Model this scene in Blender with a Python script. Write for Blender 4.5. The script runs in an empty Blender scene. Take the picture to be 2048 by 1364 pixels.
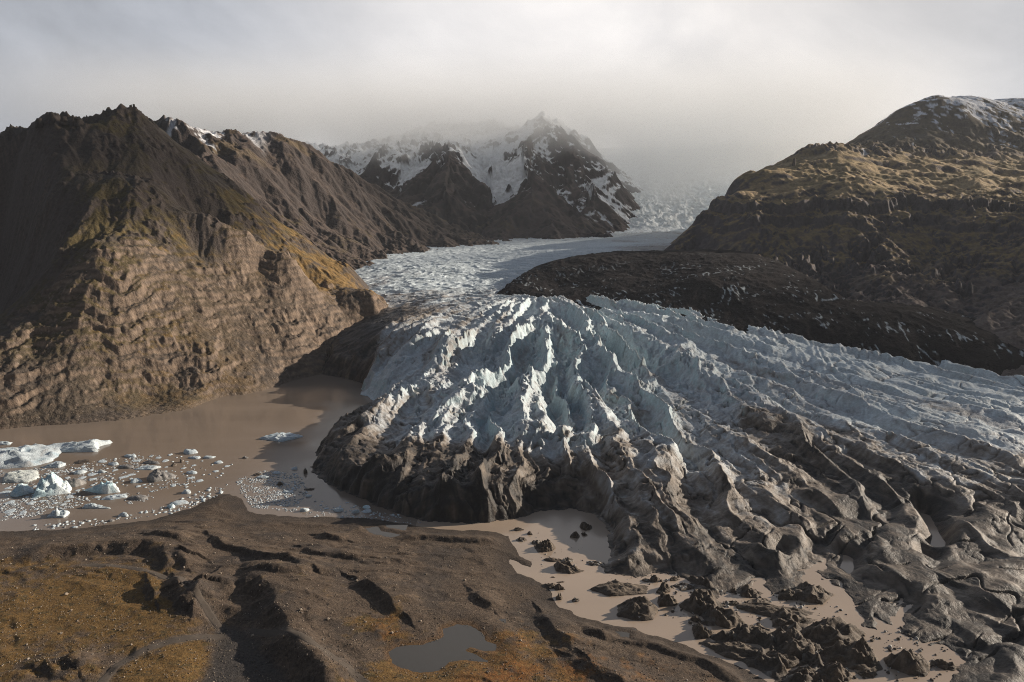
import bpy, math, random, time
import numpy as np
T0 = time.time()
rng = np.random.default_rng(7)
random.seed(7)
C = bpy.context.scene.collection
F32 = np.float32

# ------------------------------------------------------------------ camera
CAM_H, PITCH, FOC = 150.0, math.radians(10.05), 1365.0
SP, CP = math.sin(PITCH), math.cos(PITCH)

def ray(u, v):
    r, up = (u - 1024) / FOC, (682 - v) / FOC
    return np.array([r, CP + up * SP, -SP + up * CP])

def PZ(u, v, z=0.0):            # where the sight line meets height z
    d = ray(u, v)
    t = (z - CAM_H) / d[2]
    return np.array([d[0] * t, d[1] * t, z])

def PY(u, v, Y):                # where the sight line meets forward distance Y
    d = ray(u, v)
    t = Y / d[1]
    return np.array([d[0] * t, Y, CAM_H + d[2] * t])

# ------------------------------------------------------------------ numpy noise
_perm = np.concatenate([rng.permutation(256)] * 3).astype(np.int32)
_ga = rng.random(256) * 2 * np.pi
_gx, _gy = np.cos(_ga).astype(F32), np.sin(_ga).astype(F32)
_r1, _r2 = rng.random(256).astype(F32), rng.random(256).astype(F32)

def gn(x, y, seed=0):           # gradient noise, about -0.8..0.8
    x = np.asarray(x, F32) + seed * 17.31; y = np.asarray(y, F32) + seed * 9.77
    xf, yf = np.floor(x), np.floor(y)
    xi, yi = xf.astype(np.int32) & 255, yf.astype(np.int32) & 255
    fx, fy = x - xf, y - yf
    u = fx * fx * fx * (fx * (fx * 6 - 15) + 10); v = fy * fy * fy * (fy * (fy * 6 - 15) + 10)
    p0, p1 = _perm[xi], _perm[xi + 1]
    def g(p, dy, ax, ay):
        h = _perm[p + yi + dy]
        return _gx[h] * ax + _gy[h] * ay
    a = g(p0, 0, fx, fy); b = g(p1, 0, fx - 1, fy)
    c = g(p0, 1, fx, fy - 1); d = g(p1, 1, fx - 1, fy - 1)
    ab = a + u * (b - a); cd = c + u * (d - c)
    return (ab + v * (cd - ab)) * F32(1.4)

def fbm(x, y, oct=4, seed=0, gain=.5, lac=2.03):
    s = 0; a = 1.0; n = 0
    for i in range(oct):
        s = s + a * gn(x, y, seed + i * 3); n += a
        a *= gain; x = x * lac; y = y * lac
    return s / n

def rfbm(x, y, oct=4, seed=0, gain=.5, lac=2.1):   # ridged, 0..1, sharp crests
    s = 0; a = 1.0; n = 0; w = 1.0
    for i in range(oct):
        r = 1 - np.minimum(np.abs(gn(x, y, seed + i * 3)) * 1.55, 1)
        r = r * r * w
        w = np.clip(r * 1.6, 0.25, 1)
        s = s + a * r; n += a
        a *= gain; x = x * lac; y = y * lac
    return s / n

def worley(x, y, seed=0):       # F1, F2, cell id
    x = np.asarray(x, F32) + seed * 13.7; y = np.asarray(y, F32) + seed * 5.3
    xf, yf = np.floor(x), np.floor(y)
    xi, yi = xf.astype(np.int32), yf.astype(np.int32)
    f1 = np.full(x.shape, 9, F32); f2 = f1.copy(); cid = np.zeros(x.shape, F32)
    for dx in (-1, 0, 1):
        for dy in (-1, 0, 1):
            h = _perm[_perm[(xi + dx) & 255] + ((yi + dy) & 255)]
            px = xf + dx + .1 + .8 * _r1[h]; py = yf + dy + .1 + .8 * _r2[h]
            d = np.sqrt((px - x) ** 2 + (py - y) ** 2)
            n = d < f1
            f2 = np.where(n, f1, np.minimum(f2, d))
            cid = np.where(n, _r1[(h * 7 + 3) & 255], cid)
            f1 = np.where(n, d, f1)
    return f1, f2, cid

def ss(x, a, b):
    t = np.clip((x - a) / (b - a), 0, 1)
    return t * t * (3 - 2 * t)

def mixc(a, b, t):
    t = np.asarray(t)[..., None]
    return a + (b - a) * t

def col(*c):
    return np.array(c, F32)

def gully(x, y, sx, sy, seed=0):    # stripes that run along the slope: (cos, sin)
    xf, yf = np.floor(x), np.floor(y)
    xi, yi = xf.astype(np.int32), yf.astype(np.int32)
    cc = np.zeros(x.shape, F32); sn = cc.copy(); ww = cc + 1e-4
    for dx in (-1, 0, 1):
        for dy in (-1, 0, 1):
            h = _perm[_perm[(xi + dx + seed * 37) & 255] + ((yi + dy + seed * 11) & 255)]
            ox = x - (xf + dx + .15 + .7 * _r1[h]); oy = y - (yf + dy + .15 + .7 * _r2[h])
            w = np.exp(-(ox * ox + oy * oy) * 2.6)
            ph = (ox * sx + oy * sy) * 6.2832 + 6.28 * _r1[(h + 91) & 255] * .35
            cc += w * np.cos(ph); sn += w * np.sin(ph); ww += w
    return cc / ww, sn / ww

def erode(z, X, Y, R, A, cell, amp, octs=4, seed=0, mask=1.0, gain=.55, lac=2.0, ref=.35):
    """cuts branching gullies down the slope; gives the new heights and a 'how deep in a gully' value"""
    zr = np.gradient(z, R, axis=0); za = np.gradient(z, A, axis=1) / R[:, None]
    sa, ca = np.sin(A)[None, :], np.cos(A)[None, :]
    gx = zr * sa + za * ca; gy = zr * ca - za * sa
    deep = np.zeros(z.shape, F32); a = amp; c = cell
    for i in range(octs):
        m = np.sqrt(gx * gx + gy * gy) + 1e-4
        sx, sy = -gy / m, gx / m
        k = np.clip(m / ref, 0, 1) * mask
        cs, sn = gully((X / c).astype(F32), (Y / c).astype(F32), sx, sy, seed + i)
        z = z + a * k * cs
        deep = deep - (a / amp) * k * cs
        d = -a * k * sn * 6.2832 / c
        gx = gx + d * sx; gy = gy + d * sy
        a *= gain; c /= lac
    return z, deep

def tps(pts, vals, lam=1e-3):
    pts = np.asarray(pts, float) / 100.0; vals = np.asarray(vals, float)
    if vals.ndim == 1: vals = vals[:, None]
    n = len(pts)
    d2 = ((pts[:, None] - pts[None]) ** 2).sum(-1)
    K = .5 * d2 * np.log(d2 + 1e-12) + lam * np.eye(n)
    Pm = np.c_[np.ones(n), pts]
    M = np.block([[K, Pm], [Pm.T, np.zeros((3, 3))]])
    w = np.linalg.solve(M, np.vstack([vals, np.zeros((3, vals.shape[1]))])).astype(F32)
    P = pts.astype(F32)
    def f(X, Y):
        sh = X.shape; x = (X.ravel() / 100).astype(F32); y = (Y.ravel() / 100).astype(F32)
        out = w[n] + x[:, None] * w[n + 1] + y[:, None] * w[n + 2]
        for i in range(n):
            d = (x - P[i, 0]) ** 2 + (y - P[i, 1]) ** 2
            out += (F32(.5) * d * np.log(d + F32(1e-12)))[:, None] * w[i]
        return [out[:, k].reshape(sh) for k in range(out.shape[1])]
    return f

def kern(pts, vals, s):          # smooth weighted mean of scattered values
    pts = np.asarray(pts, F32); vals = np.asarray(vals, F32)
    def f(X, Y):
        a = np.zeros(X.shape, F32); b = a + 1e-9
        for (px, py), v in zip(pts, vals):
            d2 = ((X - px) ** 2 + (Y - py) ** 2) / (s * s)
            w = 1 / (d2 * d2 + .02)
            a += w * v; b += w
        return a / b
    return f

def sdist(poly, X, Y):           # signed distance to polygon, + inside
    poly = np.asarray(poly, F32); n = len(poly)
    d = np.full(X.shape, 1e9, F32); ins = np.zeros(X.shape, bool)
    for i in range(n):
        ax, ay = poly[i]; bx, by = poly[(i + 1) % n]
        ex, ey = bx - ax, by - ay
        wx, wy = X - ax, Y - ay
        t = np.clip((wx * ex + wy * ey) / (ex * ex + ey * ey + 1e-9), 0, 1)
        d = np.minimum(d, (wx - t * ex) ** 2 + (wy - t * ey) ** 2)
        if abs(ey) > 1e-9:
            c = ((ay <= Y) != (by <= Y)) & (X < (Y - ay) / ey * ex + ax)
            ins ^= c
    d = np.sqrt(d)
    return np.where(ins, d, -d)

def pdist(line, X, Y):           # distance to polyline, side (+ right of its direction), fraction along
    line = np.asarray(line, F32); n = len(line)
    d = np.full(X.shape, 1e9, F32); side = np.zeros(X.shape, F32); fr = side.copy()
    for i in range(n - 1):
        ax, ay = line[i]; bx, by = line[i + 1]
        ex, ey = bx - ax, by - ay
        wx, wy = X - ax, Y - ay
        t = np.clip((wx * ex + wy * ey) / (ex * ex + ey * ey + 1e-9), 0, 1)
        q = (wx - t * ex) ** 2 + (wy - t * ey) ** 2
        m = q < d
        side = np.where(m, np.sign(wx * ey - wy * ex), side)
        fr = np.where(m, (i + t) / (n - 1), fr)
        d = np.minimum(d, q)
    return np.sqrt(d), side, fr

# ------------------------------------------------------------------ mesh helpers
def tag(o, label=None, cat=None, group=None, kind=None):
    if label: o['label'] = label
    if cat: o['category'] = cat
    if group: o['group'] = group
    if kind: o['kind'] = kind
    return o

def raw_mesh(name, co, quads, colors=None, smooth=True):
    me = bpy.data.meshes.new(name)
    n, q = len(co), len(quads); k = quads.shape[1]
    me.vertices.add(n); me.vertices.foreach_set('co', np.ascontiguousarray(co, F32).ravel())
    me.loops.add(q * k); me.loops.foreach_set('vertex_index', np.ascontiguousarray(quads, np.int32).ravel())
    me.polygons.add(q)
    me.polygons.foreach_set('loop_start', np.arange(0, q * k, k, dtype=np.int32))
    me.polygons.foreach_set('loop_total', np.full(q, k, np.int32))
    if smooth: me.polygons.foreach_set('use_smooth', np.ones(q, bool))
    if colors is not None:
        a = me.attributes.new('Col', 'FLOAT_COLOR', 'POINT')
        c = np.ones((n, 4), F32); c[:, :3] = np.clip(colors.reshape(-1, 3), 0, 1)
        a.data.foreach_set('color', c.ravel())
    me.update(); me.validate()
    return me

def link(name, me, mat, parent=None):
    o = bpy.data.objects.new(name, me); C.objects.link(o)
    if mat and not me.materials: me.materials.append(mat)
    if parent: o.parent = parent
    return o

def grid_obj(name, X, Y, Z, colors, mat, keep=None):
    nr, na = Z.shape
    idx = np.arange(nr * na, dtype=np.int32).reshape(nr, na)
    q = np.stack([idx[:-1, :-1], idx[:-1, 1:], idx[1:, 1:], idx[1:, :-1]], -1).reshape(-1, 4)[:, ::-1]
    co = np.stack([X, Y, Z], -1).reshape(-1, 3)
    cl = colors.reshape(-1, 3)
    if keep is not None:
        kq = keep.ravel()[q].any(1); q = q[kq]
        used = np.zeros(len(co), bool); used[q.ravel()] = True
        new = np.cumsum(used) - 1
        co = co[used]; cl = cl[used]; q = new[q]
    return link(name, raw_mesh(name, co, q, cl), mat)

def polar(a0, a1, da, R):
    A = np.radians(np.arange(a0, a1 + 1e-6, math.degrees(da)))
    X = R[:, None] * np.sin(A)[None, :]; Y = R[:, None] * np.cos(A)[None, :]
    return A, X.astype(F32), Y.astype(F32)

def slope(Z, R, A):
    zr = np.gradient(Z, R, axis=0); za = np.gradient(Z, A, axis=1) / R[:, None]
    return np.sqrt(zr * zr + za * za)

DA = 1.3e-3          # grid step in azimuth (radians)

# ------------------------------------------------------------------ materials
def new_mat(name):
    m = bpy.data.materials.new(name); m.use_nodes = True
    nt = m.node_tree; b = nt.nodes['Principled BSDF']
    return m, nt, b

def terrain_mat(name, rough=.9, spec=.25, scale=.6, var=.35, bump=.5, bdist=.4, scale2=None):
    m, nt, b = new_mat(name); N = nt.nodes; L = nt.links
    at = N.new('ShaderNodeAttribute'); at.attribute_name = 'Col'
    ge = N.new('ShaderNodeNewGeometry')
    n1 = N.new('ShaderNodeTexNoise'); n1.inputs['Scale'].default_value = scale
    n1.inputs['Detail'].default_value = 5; n1.inputs['Roughness'].default_value = .7
    L.new(ge.outputs['Position'], n1.inputs['Vector'])
    mr = N.new('ShaderNodeMapRange')
    mr.inputs[1].default_value = .25; mr.inputs[2].default_value = .75
    mr.inputs[3].default_value = 1 - var; mr.inputs[4].default_value = 1 + var
    L.new(n1.outputs['Fac'], mr.inputs[0])
    mx = N.new('ShaderNodeVectorMath'); mx.operation = 'SCALE'
    L.new(at.outputs['Color'], mx.inputs[0]); L.new(mr.outputs[0], mx.inputs['Scale'])
    L.new(mx.outputs[0], b.inputs['Base Color'])
    n2 = N.new('ShaderNodeTexNoise'); n2.inputs['Scale'].default_value = scale2 or scale * 1.7
    n2.inputs['Detail'].default_value = 4; n2.inputs['Roughness'].default_value = .65
    L.new(ge.outputs['Position'], n2.inputs['Vector'])
    bp = N.new('ShaderNodeBump'); bp.inputs['Strength'].default_value = bump; bp.inputs['Distance'].default_value = bdist
    L.new(n2.outputs['Fac'], bp.inputs['Height']); L.new(bp.outputs[0], b.inputs['Normal'])
    b.inputs['Roughness'].default_value = rough
    b.inputs['Specular IOR Level'].default_value = spec
    return m

M_ground = terrain_mat('moraine gravel', scale=1.1, var=.65, bump=1.0, bdist=.4)
M_rock = terrain_mat('basalt and scree', scale=.25, var=.35, bump=.8, bdist=1.5)
M_far = terrain_mat('distant rock', scale=.06, var=.3, bump=.8, bdist=5)
M_ice = terrain_mat('glacier ice', rough=.55, spec=.3, scale=.5, var=.3, bump=.7, bdist=.9)
M_floe = terrain_mat('floating ice', rough=.45, spec=.4, scale=1.0, var=.3, bump=.9, bdist=.5)
M_mound = terrain_mat('debris on ice', rough=.75, spec=.35, scale=1.1, var=.4, bump=.9, bdist=.35)
M_stone = terrain_mat('loose stone', scale=2.0, var=.3, bump=.4, bdist=.1)
M_path = terrain_mat('packed gravel', scale=1.5, var=.2, bump=.3, bdist=.1)

def water_mat(name, c, rough=.12, bump=.06, scale=.5, silt=.25, murk=None):
    m, nt, b = new_mat(name); N = nt.nodes; L = nt.links
    ge = N.new('ShaderNodeNewGeometry')
    n0 = N.new('ShaderNodeTexNoise'); n0.inputs['Scale'].default_value = .018; n0.inputs['Detail'].default_value = 4
    mp = N.new('ShaderNodeMapping'); mp.inputs['Scale'].default_value = (.5, 1.6, 1)
    L.new(ge.outputs['Position'], mp.inputs['Vector']); L.new(mp.outputs[0], n0.inputs['Vector'])
    cr = N.new('ShaderNodeMix'); cr.data_type = 'RGBA'
    cr.inputs[6].default_value = (*[k * (1 - silt) for k in c], 1); cr.inputs[7].default_value = (*[k * (1 + silt) for k in c], 1)
    L.new(n0.outputs['Fac'], cr.inputs[0]); L.new(cr.outputs[2], b.inputs['Base Color'])
    n2 = N.new('ShaderNodeTexNoise'); n2.inputs['Scale'].default_value = scale; n2.inputs['Detail'].default_value = 3
    L.new(ge.outputs['Position'], n2.inputs['Vector'])
    bp = N.new('ShaderNodeBump'); bp.inputs['Strength'].default_value = bump; bp.inputs['Distance'].default_value = .3
    L.new(n2.outputs['Fac'], bp.inputs['Height']); L.new(bp.outputs[0], b.inputs['Normal'])
    rr = N.new('ShaderNodeMapRange'); rr.inputs[1].default_value = .3; rr.inputs[2].default_value = .7; rr.inputs[3].default_value = rough * .4; rr.inputs[4].default_value = rough * 1.9
    L.new(n0.outputs['Fac'], rr.inputs[0]); L.new(rr.outputs[0], b.inputs['Roughness']); b.inputs['IOR'].default_value = 1.33
    return m

M_lake = water_mat('silty lake water', (.215, .172, .137), rough=.13)
M_pond = water_mat('pale silty meltwater', (.36, .285, .22), rough=.14)
M_tarn = water_mat('grey shallow water', (.075, .07, .062), rough=.1, silt=.15)

# ------------------------------------------------------------------ ground (foreground moraine)
shore_px = [(-500, 1075), (-100, 1066), (0, 1062), (100, 1060), (200, 1052), (300, 1040), (370, 1020), (415, 1000), (432, 990), (462, 988),
            (482, 998), (490, 1014), (510, 1028), (600, 1033), (720, 1035), (800, 1046), (860, 1056), (930, 1061), (985, 1062), (1018, 1072),
            (1026, 1090), (1040, 1112), (1062, 1122), (1060, 1134), (1042, 1130), (1022, 1118), (1018, 1128), (1034, 1146), (1062, 1156), (1096, 1176), (1104, 1196),
            (1120, 1214), (1160, 1234), (1200, 1244), (1260, 1258), (1330, 1278), (1420, 1310), (1500, 1340), (1560, 1380), (1640, 1500),
            (1700, 1900), (-900, 1900)]
shore = [PZ(u, v)[:2] for u, v in shore_px]
W = lambda pts, z=5: [PZ(u, v, z)[:2] for u, v in pts]
# moraine ridges: crest line, height, width of the steep left bank, width of the gentle right side
RIDGES = [
    ([(20, 1122), (110, 1104), (200, 1092), (290, 1090), (345, 1104)], 5, 9, 30),
    ([(300, 1172), (312, 1200)], 4.0, 5, 12),
    ([(352, 1168), (362, 1196), (372, 1212)], 4.5, 6, 12),
    ([(418, 1166), (398, 1190), (392, 1208)], 5.5, 7, 14),
    ([(472, 1172), (520, 1166), (546, 1190), (560, 1232), (580, 1282)], 5.5, 11, 34),
    ([(512, 1278), (560, 1296), (600, 1318), (640, 1352), (650, 1400)], 6, 10, 12),
    ([(420, 1070), (446, 1090), (490, 1100), (530, 1122), (600, 1134), (622, 1144)], 2.6, 4, 12),
    ([(300, 1072), (370, 1086)], 2.4, 4, 10), 
    ([(610, 1095), (650, 1108), (720, 1112)], 2.2, 4, 12), ([(640, 1062), (690, 1072)], 2, 4, 10),
    ([(720, 1166), (760, 1186), (800, 1224)], 3.2, 6, 20), ([(330, 1110), (336, 1140)], 3.2, 5, 9), ([(362, 1108), (376, 1140)], 3, 5, 9),
    ([(950, 1180), (985, 1210)], 2, 4, 10), ([(1085, 1215), (1125, 1260), (1150, 1290)], 2.6, 5, 16),
    ([(1170, 1236), (1215, 1258), (1300, 1268), (1400, 1300), (1480, 1345)], 2.6, 5, 8),
    ([(1150, 1310), (1210, 1340), (1260, 1364)], 2.6, 5, 14), ([(800, 1062), (900, 1068), (990, 1072)], 2.0, 4, 10),
    ([(510, 1150), (560, 1156), (620, 1152)], 2.4, 4, 10), ([(930, 1240), (985, 1262), (1010, 1290)], 2.0, 5, 10),
    ([(60, 1345), (90, 1330), (120, 1350)], 2, 5, 10), ([(150, 1315), (160, 1340)], 2.5, 5, 9),
]
PATHS = [([(192, 1400), (212, 1354), (262, 1318), (330, 1290), (400, 1272), (452, 1268)], 2.6),
         ([(440, 1252), (402, 1214), (372, 1188), (352, 1172), (300, 1150), (240, 1136), (170, 1134)], 2.0),
         ([(500, 1258), (560, 1276), (622, 1308), (690, 1342), (760, 1390)], 2.0)]
FLAT = W([(400, 1400), (420, 1330), (432, 1270), (440, 1250), (478, 1258), (520, 1285), (530, 1315), (560, 1340), (600, 1400)], 3)
TARN = W([(776, 1300), (792, 1290), (850, 1284), (886, 1270), (884, 1255), (912, 1244), (940, 1246), (966, 1262), (972, 1276), (994, 1286),
          (994, 1298), (972, 1300), (940, 1293), (934, 1297), (956, 1308), (978, 1316), (976, 1322), (930, 1318), (900, 1322), (880, 1338), (840, 1344), (800, 1334), (782, 1320)], 4.2)
PUDDLE = W([(730, 1055), (756, 1052), (762, 1062), (800, 1070), (780, 1074), (748, 1068)], 1.6)
PUDDLE2 = W([(1232, 1262), (1262, 1264), (1258, 1272), (1238, 1272)], 1.6)
TARN_Z = 3.6

def ground_height(X, Y, full=False):
    wx = X + 2.2 * fbm(X / 9, Y / 9, 3, 41); wy = Y + 2.2 * fbm(X / 9, Y / 9, 3, 47)
    sd = sdist(shore, wx, wy)
    land = ss(sd, 0, 24)
    z = np.where(sd > 0, np.minimum(sd * .14, 1.6) + 3.2 * ss(sd, 6, 60), np.maximum(sd * .35, -5))
    hum = rfbm(X / 30 + .3 * Y / 30, Y / 17, 4, 3) * 1.5 + fbm(X / 70, Y / 55, 3, 9) * 1.8
    bumps = np.maximum(fbm(X / 12, Y / 7, 2, 21) - .14, 0) * 4.2 + fbm(X / 4, Y / 4, 4, 33) * .6
    q_ = (X * .30 + Y * .95) / 15 + 1.3 * fbm(X / 46, Y / 30, 3, 23) + .5 * fbm(X / 9, Y / 9, 4, 27)
    saw = q_ - np.floor(q_)
    scarp = np.minimum(saw / .22, (1 - saw) / .78) * ss(fbm(X / 40, Y / 26, 3, 29), -.2, .4) * .75
    z = z + land * ((hum - .6) * .42 + scarp) + ss(sd, 3, 14) * bumps * .3
    for line, h, wl, wr in RIDGES:
        d, side, fr = pdist(W(line), wx, wy)
        jag = 1 + .5 * fbm(X / 7, Y / 7, 3, 55)
        w = np.where(side > 0, wl * .75 * jag, wr)      # set so that the bank to the left of the crest is the steep one
        endf = ss(np.minimum(fr, 1 - fr), -.05, .2) * .6 + .4
        t = np.clip(1 - d / w, 0, 1)
        z = z + .85 * h * endf * (t * t * (3 - 2 * t) * .6 + t * .4) * ss(sd, 1, 10)
    ft = sdist(FLAT, wx, wy)
    z = z + (3.0 + .25 * fbm(X / 6, Y / 6, 3, 5) - z) * ss(ft, -13, 3)
    td = sdist(TARN, X + .8 * fbm(X / 4, Y / 4, 2, 61), Y + .8 * fbm(X / 4, Y / 4, 2, 67))
    lift = TARN_Z + np.clip(-td * .16, 0, 1.4)
    z = z * ss(-td, 0, 16) + (1 - ss(-td, 0, 16)) * np.minimum(lift, np.where(td > 0, TARN_Z - np.minimum(td * .2, 1), 99))
    for pl, pz in ((PUDDLE, 1.3), (PUDDLE2, 1.3)):
        pd = sdist(pl, wx, wy)
        k = 1 - ss(-pd, 0, 7)
        z = z * (1 - k) + k * (pz - np.clip(pd * .2, -.6, .6))
    pmask = np.zeros(X.shape, F32)
    for line, hw in PATHS:
        d, _, _ = pdist(W(line, 4), wx * .7 + X * .3, wy * .7 + Y * .3)
        pmask = np.maximum(pmask, 1 - ss(d, hw * .5, hw * 1.2))
    z = z - pmask * .15
    far = np.sqrt(X * X + Y * Y)
    z = np.where(far > 700, np.minimum(z, -5), z)
    if full: return z, sd, ft, td, pmask
    return z

R = np.concatenate([np.geomspace(150, 400, 560), np.geomspace(405, 6000, 60)])
A, X, Y = polar(-50, 48, 1.6e-3, R)
Z, sd, ft, td, pm = ground_height(X, Y, True)
sl = slope(Z, R, A)
c = np.zeros(Z.shape + (3,), F32) + col(.092, .067, .048)
n1 = fbm(X / 22, Y / 16, 4, 71); n2 = fbm(X / 3, Y / 3, 4, 77); n3 = fbm(X / 7, Y / 7, 3, 83)
c = mixc(c, col(.06, .047, .038), ss(n1, -.05, .35))
c = mixc(c, col(.12, .09, .066), ss(n3, .05, .4) * .6)
grass_pts = [(100, 1220, 1), (220, 1200, .95), (60, 1300, .75), (300, 1230, .9), (350, 1330, 1), (400, 1200, .4), (150, 1340, .55), (430, 1180, .2), (30, 1150, .7),
             (100, 1080, .25), (500, 1100, 0), (700, 1100, 0), (600, 1250, .05), (700, 1200, .15), (760, 1250, .75), (780, 1350, .9), (720, 1300, .3), (900, 1360, .95), (1000, 1320, .8),
             (1060, 1290, .7), (1100, 1340, .85), (1150, 1290, .5), (1250, 1330, .45), (1350, 1350, .35), (900, 1150, .0), (1000, 1200, .15), (850, 1230, .3), (680, 1190, .45),
             (560, 1350, .2), (480, 1320, .1), (1200, 1250, 0), (620, 1160, .3), (1400, 1364, .4), (250, 1060, .2)]
gf = kern([PZ(u, v, 5)[:2] for u, v, g in grass_pts], [g for u, v, g in grass_pts], 14)(X, Y)
gm = ss(gf + .55 * n3 + .35 * n2, .42, .85) * (1 - ss(sl, .45, .8)) * ss(sd, 6, 14)
orange = ss(fbm(X / 30, Y / 30, 3, 95) + (X + 30) / 140, -.1, .5)
gc = mixc(col(.15, .085, .024), col(.185, .075, .016), orange)
gc = mixc(gc, col(.05, .042, .017), ss(n2, .05, .4) * .75)
n5 = fbm(X / 1.3, Y / 1.3, 3, 97)
gc = mixc(gc, col(.24, .16, .055), ss(n5, .1, .45) * .55)
c = c * (1 + .5 * n5)[..., None]
c = mixc(c, gc, gm * .85)
c = mixc(c, col(.052, .042, .036), ss(sl, .5, .9) * .5)
c = mixc(c, col(.05, .047, .045), ss(ft, -2, 2) * (.75 + .25 * np.clip(n3, -1, 1)))
c = mixc(c, col(.045, .036, .03), (1 - ss(sd, 2, 16)) * .7)
c = mixc(c, col(.11, .09, .075), pm * .65)
c = mixc(c, col(.14, .075, .03), (1 - ss(np.abs(td), 0, 3)) * .5)
ground = grid_obj('ground', X, Y, Z, c, M_ground)
tag(ground, 'brown gravel moraine with ochre grass patches in front of the lake', 'ground', kind='structure')
print('ground', time.time() - T0)

def flat_poly(name, pts, z, mat, label, cat):
    me = bpy.data.meshes.new(name)
    me.from_pydata([(float(x), float(y), z) for x, y in pts], [], [list(range(len(pts)))])
    if me.polygons and me.polygons[0].normal.z < 0: me.flip_normals()
    o = link(name, me, mat)
    return tag(o, label, cat, kind='structure')

def disc_water(name, poly, z, mat, label, cat, grow=3):
    p = np.array(poly); ctr = p.mean(0)
    d = p - ctr; n = d / np.linalg.norm(d, axis=1)[:, None]
    return flat_poly(name, p + n * grow, z, mat, label, cat)
x0, y0 = np.array(TARN).min(0) - 3; x1, y1 = np.array(TARN).max(0) + 3
flat_poly('pool', [(x0, y0), (x1, y0), (x1, y1), (x0, y1)], TARN_Z - .06, M_tarn, 'still grey pool ringed by orange moss on the near moraine', 'pool')
for pl, lab in ((PUDDLE, 'thin grey puddle in a hollow of the moraine near the lake shore'), (PUDDLE2, 'tiny pale puddle on the moraine below the meltwater pond')):
    x0, y0 = np.array(pl).min(0) - 2; x1, y1 = np.array(pl).max(0) + 2
    flat_poly('puddle_water', [(x0, y0), (x1, y0), (x1, y1), (x0, y1)], 1.3, M_tarn, lab, 'puddle')
xs = PZ(835, 1040)[0]
flat_poly('lake', [(-1500, 200), (xs, 200), (xs, 430), (150, 620), (150, 800), (-1500, 900)], 0, M_lake, 'calm brown silty glacial lake below the layered cliff', 'lake')
flat_poly('meltwater_lake', [(xs, 140), (420, 140), (420, 420), (150, 620), (xs, 430)], 0, M_pond, 'pale beige meltwater pool between moraine and glacier front', 'pond')

# ------------------------------------------------------------------ path strips on the ground
for i, ((line, hw), lab) in enumerate(zip(PATHS, ('pale gravel track curving up from the bottom edge to the bare flat', 'narrow gravel trail climbing left past dark mounds', 'narrow gravel trail running down to the right above a dark bank'))):
    p = np.array(W(line, 4)); t = np.linspace(0, len(p) - 1, 90)
    # smooth the polyline
    for _ in range(3):
        q = np.empty((2 * len(p) - 2, 2)); q[0::2] = .75 * p[:-1] + .25 * p[1:]; q[1::2] = .25 * p[:-1] + .75 * p[1:]; p = np.vstack([p[:1], q, p[-1:]])
    tg = np.gradient(p, axis=0); tg /= np.linalg.norm(tg, axis=1)[:, None] + 1e-9
    nrm = np.c_[-tg[:, 1], tg[:, 0]]
    s = np.linspace(-1, 1, 9)
    wob = 1 + .25 * fbm(np.arange(len(p)) / 4.0, np.zeros(len(p)), 3, 5)
    G = p[:, None] + nrm[:, None] * (s[None, :, None] * (hw * .8 * wob)[:, None, None])
    GX, GY = G[..., 0].astype(F32), G[..., 1].astype(F32)
    GZ = ground_height(GX, GY) + .12 - .3 * np.abs(s)[None, :] ** 6
    cc = np.zeros(GX.shape + (3,), F32) + col(.088, .072, .058)
    cc = mixc(cc, col(.085, .07, .058), ss(np.abs(s), .0, .35)[None] * 0 + (np.abs(np.abs(s) - .5) < .2)[None] * .4 + 0 * GX)
    tag(grid_obj('path', GX, GY, GZ, cc, M_path), lab, 'path', kind='structure')
print('paths', time.time() - T0)

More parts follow.
